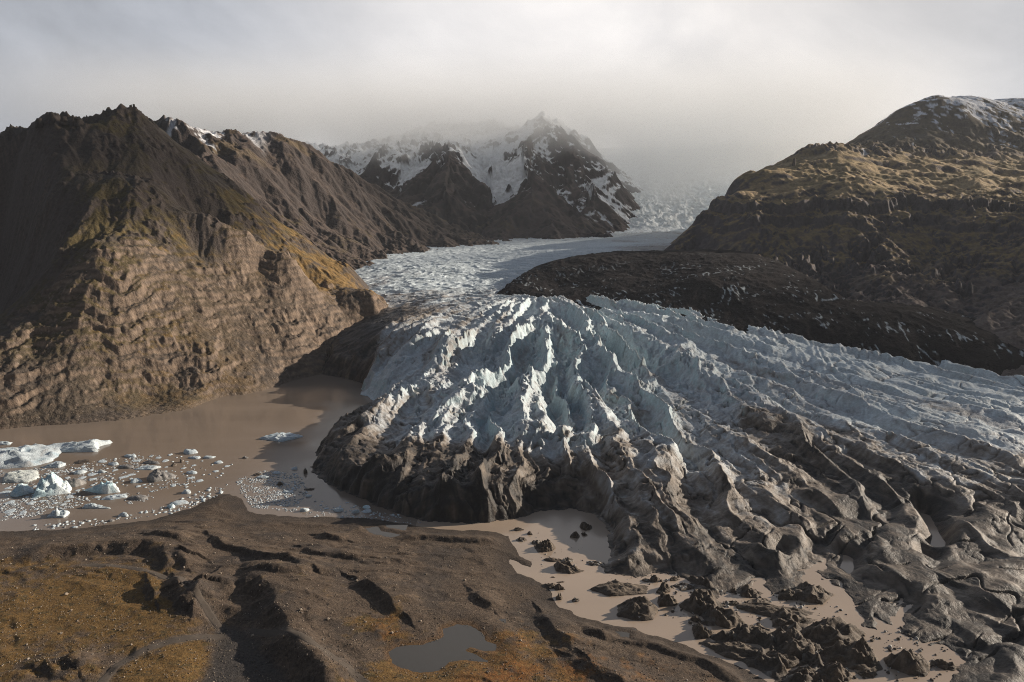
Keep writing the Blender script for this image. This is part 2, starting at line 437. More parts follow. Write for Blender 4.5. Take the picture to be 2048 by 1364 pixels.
# ------------------------------------------------------------------ glacier
# px, py, height, ridge height, dirt (0 clean .. 1 black), upper-glacier factor
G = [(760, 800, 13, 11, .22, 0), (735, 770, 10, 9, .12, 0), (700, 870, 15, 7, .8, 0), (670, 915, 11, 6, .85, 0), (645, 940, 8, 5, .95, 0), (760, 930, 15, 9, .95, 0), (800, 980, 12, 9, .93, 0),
     (900, 1000, 11, 9, .93, 0), (1000, 1010, 9, 8, .9, 0), (900, 930, 16, 9, .86, 0), (1020, 940, 15, 9, .82, 0), (1120, 990, 7, 7, .9, 0), (1180, 960, 12, 10, .6, 0),
     (760, 850, 17, 8, .5, 0), (850, 850, 20, 9, .24, 0), (1000, 860, 20, 11, .2, 0), (1130, 890, 18, 10, .28, 0), (1250, 960, 13, 10, .5, 0), (1240, 1060, 7, 7, .68, 0), (1300, 1100, 5, 6, .72, 0),
     (1350, 1020, 10, 8, .5, 0), (1450, 1100, 5, 4, .66, 0), (1420, 1140, 4, 5, .75, 0), (1560, 1120, 4, 2, .68, 0), (1530, 1040, 7, 4, .5, 0), (1650, 1100, 4.5, 1.8, .68, 0), (1720, 1160, 3, 1.6, .73, 0),
     (1800, 1100, 4.5, 1.8, .7, 0), (1800, 1180, 3, 1.8, .76, 0), (1900, 1240, 3.5, 2, .75, 0), (2000, 1180, 5, 2.2, .7, 0), (2048, 1300, 4, 2, .74, 0), (2048, 1100, 7, 3, .66, 0), (1980, 1330, 3, 2, .75, 0),
     (1250, 850, 22, 10, .25, 0), (1380, 900, 18, 9, .36, 0), (1500, 930, 15, 7, .44, 0), (1600, 900, 16, 8, .72, 0), (1700, 960, 10, 5, .76, 0), (1850, 1010, 7, 3, .7, 0), (2048, 1030, 10, 5, .74, 0),
     (1700, 880, 19, 7, .38, 0), (1850, 930, 16, 6, .45, 0), (2048, 960, 14, 5, .48, 0), (1450, 800, 27, 9, .28, 0), (1600, 800, 26, 7, .22, 0), (1750, 840, 23, 6, .18, 0), (2048, 880, 18, 5, .16, 0),
     (2048, 800, 20, 4, .1, 0), (1850, 770, 25, 4, .1, 0), (1650, 720, 34, 4.5, .1, 0), (1450, 690, 42, 6, .12, 0), (1330, 660, 47, 8, .14, .1), (1260, 640, 51, 9, .15, .2), (1500, 740, 34, 7, .2, 0),
     (1050, 620, 55, 7, .16, .3), (1150, 640, 51, 10, .16, 0), (1000, 690, 40, 12, .2, 0), (1100, 720, 35, 15, .17, 0), (1220, 720, 36, 13, .18, 0), (1330, 760, 30, 11, .2, 0), (1100, 800, 25, 14, .22, 0), (1000, 790, 25, 13, .18, 0),
     (900, 740, 29, 10, .17, 0), (900, 800, 24, 11, .22, 0), (820, 770, 22, 11, .16, 0), (780, 720, 29, 9, .22, 0), (830, 680, 37, 8, .26, .2), (920, 650, 47, 5, .24, .7), (748, 660, 38, 4, .98, .6), (735, 640, 40, 3, .98, .6), (752, 625, 46, 3, .8, .8), (790, 660, 42, 7, .3, .4), (800, 700, 32, 8, .22, 0), (772, 692, 30, 6, .45, .2), (728, 712, 20, 5, .85, .2), (715, 735, 14, 4, .9, .1), (762, 735, 20, 10, .18, 0),  # near-black left-margin points: dark debris with the gully's shade put in
     (775, 610, 51, 3.5, .35, 1), (900, 600, 58, 3.5, .2, 1), (980, 590, 60, 4, .2, 1), (740, 570, 62, 3.2, .2, 1), (800, 570, 64, 3.2, .08, 1), (900, 565, 66, 3, .08, 1), (700, 545, 69, 3, .18, 1), (760, 530, 78, 3, .08, 1),
     (740, 522, 80, 2.5, .1, 1), (900, 511, 86, 2.5, .06, 1), (1000, 530, 80, 2.5, .1, 1), (1100, 505, 93, 2.5, .1, 1), (1200, 490, 100, 2.5, .08, 1), (1300, 484, 104, 2.5, .2, 1), (1380, 490, 104, 2.5, .3, 1)]
gp = np.array([PZ(u, v, z)[:2] for u, v, z, *_ in G])
gv = np.array([g[2:] for g in G], float)
extra = np.array([[600, 300, 5], [700, 600, 10], [500, 900, 35], [500, 1400, 90], [600, 1800, 115], [-500, 900, 40], [-500, 1500, 90], [-300, 1900, 110], [300, 1900, 120], [-250, 560, 6], [250, 100, 2], [450, 100, 3]], float)
fz = tps(np.vstack([gp, extra[:, :2]]), np.r_[gv[:, 0], extra[:, 2]], lam=.004)
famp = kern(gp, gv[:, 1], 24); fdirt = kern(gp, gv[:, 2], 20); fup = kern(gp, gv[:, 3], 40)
front_px = [(640, 748), (690, 757), (724, 766), (720, 786), (748, 802), (740, 816), (700, 838), (650, 880), (628, 915), (622, 945), (650, 966), (690, 986), (760, 1012), (800, 1032), (850, 1045), (900, 1049),
            (960, 1048), (1020, 1040), (1090, 1022), (1150, 1016), (1182, 1026), (1204, 1046), (1216, 1066), (1212, 1088), (1214, 1110), (1204, 1132), (1222, 1150), (1270, 1158), (1310, 1150), (1352, 1148),
            (1380, 1160), (1390, 1192), (1420, 1204), (1452, 1186), (1505, 1190), (1518, 1160), (1532, 1168), (1545, 1190), (1582, 1192), (1608, 1182), (1628, 1128), (1646, 1112), (1642, 1140), (1660, 1165), (1690, 1182), (1694, 1212),
            (1720, 1236), (1712, 1256), (1760, 1268), (1786, 1250), (1800, 1216), (1816, 1208), (1814, 1240), (1800, 1264), (1836, 1284), (1890, 1298), (1932, 1326), (1912, 1352), (1890, 1400), (1950, 1600), (2600, 1500)]
front = [PZ(u, v)[:2] for u, v in front_px] + [np.array(p) for p in ((700, 300), (800, 900), (900, 2000), (-700, 2000), (-700, 1300), (-420, 1150), (-200, 700))]
# small melt pools inside the ice
POOLS = [([(1842, 1025), (1856, 1030), (1876, 1062), (1892, 1084), (1886, 1098), (1872, 1102), (1858, 1096), (1866, 1072), (1846, 1044)], 3), ([(1692, 1112), (1700, 1118), (1704, 1140), (1698, 1146), (1688, 1136)], 2),
         ([(1852, 1112), (1868, 1118), (1860, 1124), (1850, 1120)], 1.5), ([(1548, 1118), (1560, 1108), (1572, 1104), (1560, 1116)], 1.5)]

def glacier(X, Y):
    z0 = fz(X, Y)[0]
    amp, dirt, upf = famp(X, Y), fdirt(X, Y), fup(X, Y)
    w1 = fbm(X / 55, Y / 55, 3, 101); w2 = fbm(X / 18, Y / 18, 3, 107)
    dx, dy = X - 28, 905 - Y
    th = np.arctan2(dx, np.maximum(dy, 30.0)); rho = np.sqrt(dx * dx + dy * dy)
    s = th * 250 + 8 * w1 + 2.0 * w2
    r1 = 1 - np.minimum(np.abs(gn(s / 25, rho / 170 + w1 * .2, 111)) * 1.75, 1)      # long radial ridges
    r1 = r1 ** 1.35
    rb = 1 - np.minimum(np.abs(gn(s / 14, rho / 280 + w1 * .3, 117)) * 1.75, 1)
    far_ = ss(rho, 300, 470); fr2 = 1 - .6 * far_
    r1 = r1 * (1 - .62 * far_) + .62 * far_ * rb ** 1.2
    r2 = rfbm(s / (12 - 5 * far_), rho / (52 + 70 * far_), 4, 121, .52)
    r3 = rfbm(X / 7 + .5 * w2, Y / 7, 3, 131, .5)
    fl_ = rfbm(rho / 9 + 1.2 * w2, s / 34, 3, 191, .5)
    lowm = np.clip((7 - amp) / 4, 0, 1)
    hf = fbm(X / 2.6, Y / 2.6, 3, 193) * .12 * np.minimum(amp, 6) / 2
    rid = amp * (1.7 * r1 + .62 * r2 * (.35 + .65 * r1) + .26 * fl_ * fr2 + .14 * r3 * fr2 * (1 - .8 * lowm) * (1 - .6 * ss(dirt, .3, .6))) - amp * 1.0 + hf
    # upper glacier: close crevasses that bend across the flow
    q = (Y + .25 * np.abs(X + 60)) / 15 + 1.2 * w1
    up = (rfbm((X + .3 * Y) / 26 + w2 * .4, q, 3, 141) - .35) * 1.0 * amp
    rid = rid * (1 - upf) + up * upf
    # blocks that stand at different heights, with sheer faces between them
    wq = .35 * fbm(X / 5, Y / 5, 3, 215)
    _, _, b1 = worley(s / 6.5 + wq + .3 * w2, rho / 12 + wq, 11)
    _, _, b2 = worley(s / 2.9 + wq, rho / 5.2 - wq, 13)
    rid = rid + (1 - .8 * upf) * ss(amp, 2.5, 8) * amp * ((b1 - .5) * .30 * (.35 + .65 * r1) + (b2 - .5) * .13)
    # cracks
    f1, f2, cid = worley(s / 7 + .9 * w2 + .2 * fl_, rho / 26 + .9 * w2, 3)
    crack = (1 - ss(f2 - f1, .02, .13)) * ss(fbm(X / 20, Y / 20, 3, 195), -.25, .2)
    cid2 = fbm(s / 9, rho / 30, 2, 199) + .5
    crack2 = (1 - ss(np.abs(gn(s / 17 + .3 * w2, rho / 75, 201)), .0, .045)) * ss(fbm(X / 26, Y / 26, 3, 197), -.25, .1)
    crack2 = np.maximum(crack2, (1 - ss(np.abs(gn((X + .6 * Y) / 42 + .2 * w2, (Y - .6 * X) / 17, 203)), .0, .04)) * ss(fbm(X / 22, Y / 22, 3, 205), -.05, .2))
    low = np.clip((7 - amp) / 4, 0, 1) * (1 - upf)
    blocks = (cid - .5) * .5 * ss(amp, 4, 9) + (cid2 - .5) * .5 * low
    z = z0 + rid + blocks - crack * (1 - .35 * low) * np.clip(amp * .17, .4, 1.7) * (1 - .6 * upf) - crack2 * 2.3 * low
    # debris-covered lobes at the lower right: smooth swells
    z = z + low * (fbm(s / 26, rho / 38, 4, 151) * 2.2 + np.abs(gn(s / 17 + .35 * w2, rho / 46, 153)) * 6.0 + np.abs(gn(X / 15 + .4 * w2, Y / 21 + .3 * w1, 157)) * 2.6 - 2.2)
    wx = X + 5 * w2 + 2.5 * fbm(X / 5, Y / 5, 3, 161); wy = Y + 5 * fbm(X / 18, Y / 18, 3, 167) + 2 * fbm(X / 5, Y / 5, 3, 163)
    sd = sdist(front, wx, wy)
    edge = ss(sd, -1, 15)
    edge = edge * .65 + .35 * ss(sd, -.5, 4)
    z = (z + 4) * edge - 4 + np.minimum(sd, 0) * .5
    z = np.maximum(z, np.where(sd > 0, np.minimum(sd * .22, 1.5) + .5 * fbm(X / 5, Y / 5, 3, 211) - crack2 * low * 1.6, -9))
    for pl, dep in POOLS:
        pd = sdist(W(pl, 0), X + 1.2 * w2, Y + 1.2 * w1)
        z = z + (np.minimum(z, -.8) - z) * ss(pd, -7, 1.5)
    return z, dirt, amp, upf, sd, crack, crack2, low, r1, w1, w2, s, rho, cid

R = np.geomspace(190, 1900, 1080)
A, X, Y = polar(-28, 47, 1.1e-3, R)
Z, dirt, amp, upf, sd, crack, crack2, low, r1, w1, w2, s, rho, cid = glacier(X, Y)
sl = slope(Z, R, A)
db = fbm(s / 8, rho / 60, 4, 171); dm = fbm(X / 6, Y / 6, 4, 177); dl = fbm(s / 30, rho / 120, 3, 181)
ds = fbm(s / 2.4, rho / 12, 4, 185)
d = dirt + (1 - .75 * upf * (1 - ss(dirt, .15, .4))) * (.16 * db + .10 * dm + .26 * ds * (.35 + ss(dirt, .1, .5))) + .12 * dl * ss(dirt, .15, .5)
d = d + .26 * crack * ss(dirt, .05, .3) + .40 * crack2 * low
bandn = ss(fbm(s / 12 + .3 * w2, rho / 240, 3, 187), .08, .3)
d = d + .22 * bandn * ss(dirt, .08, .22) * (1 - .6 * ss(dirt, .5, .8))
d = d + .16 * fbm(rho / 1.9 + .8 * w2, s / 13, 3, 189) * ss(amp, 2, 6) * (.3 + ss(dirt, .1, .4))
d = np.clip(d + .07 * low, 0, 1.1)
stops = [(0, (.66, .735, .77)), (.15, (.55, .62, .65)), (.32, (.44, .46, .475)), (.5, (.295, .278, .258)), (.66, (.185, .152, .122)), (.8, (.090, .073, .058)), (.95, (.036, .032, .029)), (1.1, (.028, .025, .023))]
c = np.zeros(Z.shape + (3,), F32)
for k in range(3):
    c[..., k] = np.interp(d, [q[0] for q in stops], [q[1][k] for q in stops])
blue = ss(sl, 1.0, 2.2) * ss(.45 - dirt, 0, .2) * (.5 + .5 * cid)
c = mixc(c, col(.36, .56, .62), blue * .55)
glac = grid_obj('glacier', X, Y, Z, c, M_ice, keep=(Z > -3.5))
tag(glac, 'crevassed glacier tongue fanning out, white above and black with debris at its front', 'glacier', kind='structure')
print('glacier', time.time() - T0)
RUB = W([(1360, 1140), (1385, 1185), (1376, 1210), (1402, 1235), (1390, 1252), (1410, 1275), (1450, 1300), (1520, 1345), (1580, 1390), (1600, 1460), (1720, 1440), (1692, 1345), (1740, 1332), (1762, 1312), (1735, 1288), (1690, 1302), (1652, 1298), (1690, 1270), (1722, 1246), (1690, 1246),
         (1640, 1256), (1600, 1246), (1556, 1250), (1530, 1264), (1490, 1240), (1458, 1228), (1470, 1210), (1436, 1196), (1450, 1168), (1400, 1140)], .5)
R = np.geomspace(190, 330, 330)
A, X, Y = polar(12, 31, 1.0e-3, R)
w2 = fbm(X / 9, Y / 9, 4, 801)
sd = sdist(RUB, X + 3.5 * w2 + 1.2 * fbm(X / 3, Y / 3, 3, 803), Y + 4 * fbm(X / 8, Y / 8, 4, 805))
Z = np.where(sd > 0, 1.6 * ss(sd, 0, 5), sd * .5) - .35 + ss(sd, 0, 7) * ((rfbm(X / 13, Y / 10, 4, 807) - .38) * 6.5 + fbm(X / 2.2, Y / 2.2, 3, 809) * .5)
n2 = fbm(X / 2.5, Y / 2.5, 4, 811)
c = np.zeros(Z.shape + (3,), F32) + col(.078, .062, .048)
c = mixc(c, col(.10, .08, .062), ss(n2, 0, .4) * .8)
c = mixc(c, col(.24, .225, .20), ss(fbm(X / 4, Y / 4, 4, 813), .22, .4) * .7)
tag(grid_obj('rubble', X, Y, Z, c, M_mound, keep=(Z > -1.2)), 'ragged dark rubble bank of ice and mud between the pale pools', 'rubble', kind='structure')

# ------------------------------------------------------------------ mountains
def hillfield(ctrl, world=(), lam=.002):
    p = [PY(u, v, yy) for u, v, yy in ctrl] + [np.array(w, float) for w in world]
    p = np.array(p)
    return tps(p[:, :2], p[:, 2], lam)

def terrace(z, step, sharp, ph):
    q = z / step + ph
    f = q - np.floor(q)
    t = np.clip((f - .5) * sharp + .5, 0, 1)
    return (np.floor(q) + t - ph) * step

# --- the layered cliff mountain at the left
ctrl = [(-300, 420, 950), (-300, 640, 800), (-300, 820, 430), (0, 862, 477), (130, 850, 489), (250, 838, 503), (380, 810, 537), (480, 785, 578), (560, 768, 614), (650, 746, 664), (690, 735, 690),
        (0, 815, 488), (0, 740, 515), (20, 700, 540), (0, 640, 650), (0, 550, 790), (0, 450, 830), (0, 350, 850), (0, 287, 865), (60, 600, 655), (60, 540, 700), (60, 450, 765), (60, 350, 805), (60, 252, 842), (105, 240, 832), (160, 243, 838), (168, 250, 848), (105, 262, 890), (20, 300, 920), (-120, 350, 980), (160, 262, 900), (215, 228, 870), (265, 218, 890),
        (100, 800, 508), (100, 700, 545), (100, 600, 592), (110, 500, 655), (100, 400, 720), (100, 310, 780), (200, 800, 522), (200, 700, 555), (200, 600, 592), (200, 500, 628), (160, 478, 655), (250, 455, 685), (200, 350, 775), (165, 300, 800),
        (300, 800, 545), (300, 700, 578), (300, 600, 618), (300, 500, 660), (330, 460, 705), (300, 350, 800), (290, 232, 890), (330, 267, 890), (400, 326, 895),
        (400, 760, 572), (400, 660, 620), (400, 560, 668), (400, 495, 712), (330, 375, 775), (420, 430, 745), (500, 468, 742), (580, 508, 748), (330, 415, 790), (395, 462, 778), (475, 492, 768), (500, 700, 632), (500, 600, 688), (520, 530, 735), (500, 430, 850), (400, 370, 850), (480, 375, 900), (560, 450, 915), (600, 470, 920), (620, 520, 850),
        (600, 690, 668), (600, 600, 722), (600, 560, 775), (660, 525, 900), (690, 560, 850), (650, 590, 762), (650, 640, 725), (690, 690, 712), (700, 600, 772), (740, 590, 775), (742, 610, 768), (738, 640, 762), (720, 690, 735), (690, 528, 905), (715, 555, 900)]
back = [(-700, 1000, 90), (-620, 1100, 60), (-480, 1080, 90), (-330, 1060, 70), (-200, 960, 40), (-160, 860, 25), (-130, 760, 12), (-120, 720, 0), (-150, 690, -6), (-330, 480, -8), (-240, 570, -8), (-200, 630, -8), (-420, 430, -8)]
f = hillfield(ctrl, back, .006)
R = np.concatenate([np.geomspace(420, 1000, 640), np.geomspace(1003, 1300, 40)])
A, X, Y = polar(-51, -8.5, 1.25e-3, R)
Z = f(X, Y)[0]
fcz = kern([PY(u, v, yy)[:2] for u, v, yy, _ in ((cc)) ] if False else
           [PY(*q[:3])[:2] for q in [(0, 740, 515), (100, 700, 545), (200, 600, 592), (200, 700, 555), (300, 600, 618), (300, 700, 578), (400, 660, 620), (400, 560, 668), (300, 530, 650), (500, 600, 688), (500, 540, 735), (650, 640, 725), (600, 690, 668), (742, 610, 768), (700, 600, 772), (100, 800, 508),
                                     (0, 640, 650), (0, 350, 850), (60, 450, 765), (60, 560, 645), (-300, 420, 950), (-300, 640, 800), (0, 450, 830), (250, 455, 685), (160, 478, 655), (0, 550, 700), (0, 450, 690), (100, 400, 720), (200, 350, 775), (300, 350, 800), (400, 410, 800), (330, 440, 715), (500, 450, 840), (600, 500, 860), (560, 450, 915), (690, 528, 905), (400, 480, 720), (60, 260, 800), (105, 300, 785), (300, 260, 890)]],
           [1, 1, 1, .9, 1, .8, .9, 1, 1, .8, .9, 1, .7, 1, .9, .9, .3, 0, 0, .1, 0, 0, 0, 0, .2, .1, 0, 0, 0, 0, 0, 0, 0, 0, .1, .3, .1, .15, .1, .2], 22)
cm = ss(fcz(X, Y), .25, .75)
w1 = fbm(X / 60, Y / 60, 4, 201); w2 = fbm(X / 16, Y / 16, 4, 207)
Z = Z + w1 * 4 * ss(Z, 2, 60)
wet = ss(Z, 1, 14)
Z, deep = erode(Z, X, Y, R, A, 58, 4.2, 5, 1, mask=(.75 - .33 * cm) * wet, gain=.55)
ph = 1.9 * w1 + .35 * w2
Zt = .55 * terrace(Z, 14, 3.2, ph) + .45 * terrace(Z, 4.6, 2.8, ph * 2)
Zt = Zt + (rfbm(X / 9, Y / 9, 4, 215) - .4) * 1.9 * cm
tm = cm * wet * (.18 + .72 * ss(w2 + .9 * w1, -.3, .35))
Z = Z + (Zt - Z) * tm
Z = Z + fbm(X / 5, Y / 5, 4, 221) * (.3 + .9 * cm)
oc = ss(fbm(X / 40, Y / 40, 3, 223) + .5 * fbm(X / 12, Y / 12, 3, 225), .02, .3) * (1 - cm) * ss(Z, 90, 140)
Z = Z + oc * (rfbm(X / 13, Y / 13, 4, 227) - .1) * 6.5
crag = ss(Z, 205, 235) * ss(-X, 470, 520)
Z = Z + crag * (rfbm(X / 22, Y / 22, 4, 231) - .6) * 7
sl = slope(Z, R, A)
c = np.zeros(Z.shape + (3,), F32) + col(.085, .068, .055)               # scree
Yn = Y * .55 + Z * 1.1
n1 = fbm(X / 45, Yn / 45, 4, 241); n2 = fbm(X / 9, Yn / 9, 4, 247); n3 = fbm(X / 3, Yn / 3, 3, 249)
c = mixc(c, col(.058, .048, .042), ss(n2, 0, .4) * .7)
rockc = mixc(col(.215, .16, .118), col(.12, .092, .073), ss(n2 + .4 * np.sin(Z * 1.1 + 5 * w1) , -.3, .5))
c = mixc(c, rockc, ss(sl, .75, 1.35) * cm)
c = mixc(c, col(.085, .068, .06), ss(sl, .95, 1.6) * (1 - cm))
c = mixc(c, mixc(col(.075, .06, .052), col(.13, .10, .08), ss(n3, -.1, .4)), oc * .8)
gr = (1 - .7 * oc) * ss(n1 + .5 * n2 + .25 * n3 + .25, -.1, .35) * (1 - ss(sl, .85, 1.3))
gpts = [(165, 300, 800, 0), (230, 240, 870, 1), (200, 350, 775, .35), (250, 455, 685, .9), (330, 460, 705, .6), (500, 450, 840, 1), (600, 500, 880, 1.1), (560, 440, 915, 1), (400, 370, 850, .6), (330, 300, 880, .25), (400, 440, 760, .2), (0, 600, 590, .4), (0, 450, 690, .5), (100, 400, 720, .4),
        (200, 560, 605, .55), (200, 620, 590, .5), (300, 640, 600, .5), (430, 640, 640, .15), (350, 740, 560, .3), (500, 660, 655, .1), (600, 640, 690, .05), (680, 570, 830, .7), (690, 700, 705, 0), (620, 720, 660, 0), (100, 800, 505, .1), (60, 250, 805, .1)]
gfld = kern([PY(*g[:3])[:2] for g in gpts], [g[3] for g in gpts], 26)(X, Y)
gr = gr * np.clip(gfld * 1.6, 0, 1.25)
gcol = mixc(col(.10, .076, .029), col(.235, .145, .05), ss(n2 + .6 * (X + 330) / 100, -.2, .8))
c = mixc(c, gcol, np.clip(gr, 0, 1) * .9)
c = mixc(c, col(.15, .115, .088), (1 - ss(Z, 1.0, 3.0)) * .6)
# dirty strand line and pale boulders
spk = ss(worley(X / 2.6, Y / 2.6, 9)[0], .16, .10) * ss(n2, 0, .3) * cm
c = mixc(c, col(.33, .27, .22), spk * .8)
m = grid_obj('mountain', X, Y, Z, c, M_rock, keep=(Z > -4))
tag(m, 'brown layered basalt mountain with golden grass slopes above the lake', 'mountain', kind='structure')
print('left mountain', time.time() - T0)

# --- long gullied ridge behind it
ctrl = [(250, 300, 1300), (340, 260, 1270), (400, 268, 1310), (470, 283, 1370), (500, 280, 1400), (545, 270, 1440), (590, 292, 1480), (640, 318, 1500), (700, 352, 1540), (760, 392, 1570), (830, 432, 1600), (900, 462, 1600), (970, 486, 1590),
        (380, 330, 1180), (450, 390, 1150), (550, 380, 1290), (560, 440, 1200), (640, 420, 1340), (600, 490, 1110), (680, 490, 1220), (720, 440, 1400), (780, 470, 1420), (850, 485, 1470), (700, 520, 1130), (760, 518, 1230), (850, 511, 1330), (1000, 500, 1480)]
back = [(-700, 1500, 270), (-500, 1700, 250), (-300, 1750, 180), (0, 1750, 80), (-600, 1200, 150), (-400, 1000, 60), (-200, 1080, 55), (100, 1560, 70), (-100, 1250, 65), (0, 1350, 70)]
f = hillfield(ctrl, back)
R = np.geomspace(950, 1900, 420)
A, X, Y = polar(-34, 6, 1.4e-3, R)
Z = f(X, Y)[0] + fbm(X / 90, Y / 90, 4, 301) * 8
Z, deep = erode(Z, X, Y, R, A, 130, 15, 5, 5, gain=.42)
Z = Z + fbm(X / 12, Y / 12, 4, 305) * 1.3 + (rfbm(X / 45, Y / 45, 3, 307) - .4) * 7 * ss(Z, 170, 260)
sl = slope(Z, R, A)
Yn = Y * .55 + Z * 1.1
n1 = fbm(X / 60, Yn / 60, 4, 311); n2 = fbm(X / 10, Yn / 10, 4, 317)
c = np.zeros(Z.shape + (3,), F32) + col(.088, .066, .055)
c = mixc(c, col(.055, .044, .04), ss(sl, .7, 1.3))
c = mixc(c, col(.095, .073, .035), ss(n1 + .3 * n2, .0, .4) * (1 - ss(sl, .5, .9)) * (1 - ss(Z, 150, 260)) * .8)
c = mixc(c, col(.13, .095, .05), ss(n1, .05, .4) * ss(Z, 230, 280) * .7)
snow = ss(deep + .6 * n2 + (Z - 268) / 60, .72, 1.0) * ss(Z, 225, 260) * ss(-X, 480, 540)
c = mixc(c, col(.74, .76, .80), snow * .9)
m = grid_obj('mountain_ridge', X, Y, Z, c, M_far, keep=(Z > 20))
tag(m, 'gullied brown ridge with thin snow streaks descending to the upper glacier', 'ridge', kind='structure')

# --- snowy mountain at the valley head
ctrl = [(560, 305, 2500), (640, 295, 2450), (700, 308, 2420), (760, 298, 2400), (830, 300, 2350), (890, 284, 2330), (950, 302, 2400), (1000, 288, 2450), (1040, 272, 2460), (1072, 248, 2430), (1092, 236, 2420), (1112, 252, 2400), (1150, 290, 2380), (1190, 325, 2360), (1225, 350, 2330), (1262, 382, 2280),
        (1250, 420, 2050), (1240, 460, 1850), (1215, 482, 1700), (1100, 492, 1640), (1000, 496, 1600), (900, 490, 1660), (800, 480, 1720), (640, 340, 2250), (720, 345, 2200), (760, 375, 2050), (830, 385, 2000), (890, 345, 2080), (890, 400, 1900), (940, 330, 2200), (980, 350, 2180), (1000, 400, 2000), (1050, 320, 2220), (1080, 345, 2130), (1090, 400, 1930), (1090, 450, 1760), (1180, 400, 2050), (1180, 450, 1830), (930, 450, 1760), (1010, 450, 1770)]
back = [(-900, 2600, 250), (-900, 3200, 400), (0, 3200, 560), (450, 3000, 330), (600, 2500, 150), (430, 2120, 115), (330, 1800, 65), (-300, 1700, 80), (200, 1500, 60), (0, 1450, 50), (-700, 2000, 150)]
f = hillfield(ctrl, back)
R = np.geomspace(1500, 3200, 560)
A, X, Y = polar(-22, 17, 1.25e-3, R)
Z = f(X, Y)[0] + fbm(X / 160, Y / 160, 4, 401) * 18
for spur, h, wd in (([(890, 292, 2310), (896, 345, 2060), (890, 405, 1870), (880, 450, 1760)], 46, 130), ([(1095, 240, 2400), (1075, 310, 2270), (1050, 350, 2150), (1062, 420, 1950), (1050, 470, 1740)], 44, 120),
                    ([(1110, 256, 2390), (1150, 330, 2250), (1182, 390, 2080), (1196, 450, 1850)], 40, 110), ([(760, 300, 2380), (772, 345, 2210), (755, 390, 2050)], 36, 110), ([(1200, 335, 2350), (1232, 380, 2220), (1236, 430, 2000)], 26, 80), ([(650, 295, 2430), (690, 340, 2230)], 30, 90), ([(960, 300, 2390), (1000, 330, 2240)], -30, 90), ([(985, 345, 2170), (985, 372, 2080)], 22, 45)):
    dd, _, fr = pdist([PY(*q)[:2] for q in spur], X + 30 * fbm(X / 90, Y / 90, 3, 403), Y + 30 * fbm(X / 90, Y / 90, 3, 404))
    t = np.clip(1 - dd / wd, 0, 1)
    Z = Z + h * t ** 1.25 * ss(np.minimum(fr, 1 - fr), -.05, .3)
Z, deep = erode(Z, X, Y, R, A, 230, 26, 5, 9, gain=.42)
Z = Z + (rfbm(X / 110, Y / 110, 3, 405, .4) - .4) * 26 * ss(Z, 170, 300) + fbm(X / 24, Y / 24, 3, 409) * 1.2
sl = slope(Z, R, A)
Yn = Y * .45 + Z * 1.25
n1 = fbm(X / 120, Yn / 120, 4, 411); n2 = fbm(X / 14, Yn / 14, 4, 417)
c = np.zeros(Z.shape + (3,), F32) + col(.066, .05, .047)
c = mixc(c, col(.042, .036, .037), ss(sl, .8, 1.5))
c = mixc(c, col(.085, .066, .032), ss(n1 + .3 * n2, .1, .4) * (1 - ss(sl, .6, 1.0)) * (1 - ss(Z, 150, 220)) * .8)
spts = [(640, 330, 2250, 1.), (700, 310, 2350, .9), (750, 340, 2200, .7), (800, 340, 2200, 1.), (830, 365, 2080, 1.), (850, 310, 2280, .95), (890, 320, 2200, .15), (890, 370, 1990, .0), (880, 430, 1830, -.3), (930, 315, 2280, .9), (970, 340, 2200, 1.3), (1000, 310, 2300, 1.4), (1010, 370, 2110, 1.35), (1030, 345, 2180, 1.3), (960, 375, 2080, 1.1),
         (1050, 290, 2340, .9), (1040, 330, 2200, .2), (1080, 300, 2330, .4), (1100, 340, 2150, .2), (1090, 380, 2000, .3), (1120, 380, 2010, .4), (1160, 370, 2130, .5), (1150, 420, 1960, .3), (1200, 380, 2150, .75), (1220, 420, 2000, .7), (1230, 450, 1880, .3), (1100, 430, 1830, -.2), (1000, 430, 1860, -.1), (1050, 420, 1880, .3), (1020, 470, 1690, -.6), (900, 470, 1700, -.6), (1150, 470, 1730, -.6), (740, 380, 2040, .5), (800, 410, 1900, .3), (1060, 250, 2460, 1.2), (720, 420, 1900, -.3)]
sf = kern([PY(*q[:3])[:2] for q in spts], [q[3] for q in spts], 45)(X, Y)
n4 = fbm(X / 50, Yn / 50, 5, 419)
snow = ss(sf + .34 * deep + .45 * n4 + .12 * n2 - .5 * ss(sl, .75, 1.5) + .12, .44, .56)
c = mixc(c, mixc(col(.70, .74, .79), col(.45, .47, .50), ss(n2, .1, .5)), snow * .95)
m = grid_obj('snowy_mountain', X, Y, Z, c, M_far, keep=(Z > 30))
tag(m, 'dark craggy mountain streaked with snow, its peak lost in cloud', 'mountain', kind='structure')

# --- icefall to the right of it
ctrl = [(1200, 489, 1480), (1260, 480, 1600), (1330, 470, 1800), (1400, 460, 1950), (1480, 450, 2050), (1260, 440, 2000), (1330, 430, 2080), (1420, 420, 2150), (1500, 400, 2250), (1270, 390, 2300), (1340, 385, 2350), (1430, 375, 2400), (1300, 320, 2650), (1400, 310, 2700), (1500, 300, 2700), (1600, 330, 2500), (1600, 430, 2000)]
f = hillfield(ctrl, [(250, 1400, 85), (600, 1500, 95), (150, 1600, 85), (1200, 2200, 250), (700, 3200, 480), (400, 3200, 470)])
R = np.geomspace(1450, 3200, 330)
A, X, Y = polar(5, 24, 1.4e-3, R)
Z = f(X, Y)[0]
k = ss(Z, 112, 150) * (1 - .7 * ss(Z, 260, 330))
Z = Z + k * (rfbm(X / 60, Y / 40, 3, 501) - .4) * 18 + (rfbm(X / 18, Y / 22, 3, 507) - .4) * (2 + 6 * k)
n2 = fbm(X / 25, Y / 12, 4, 511)
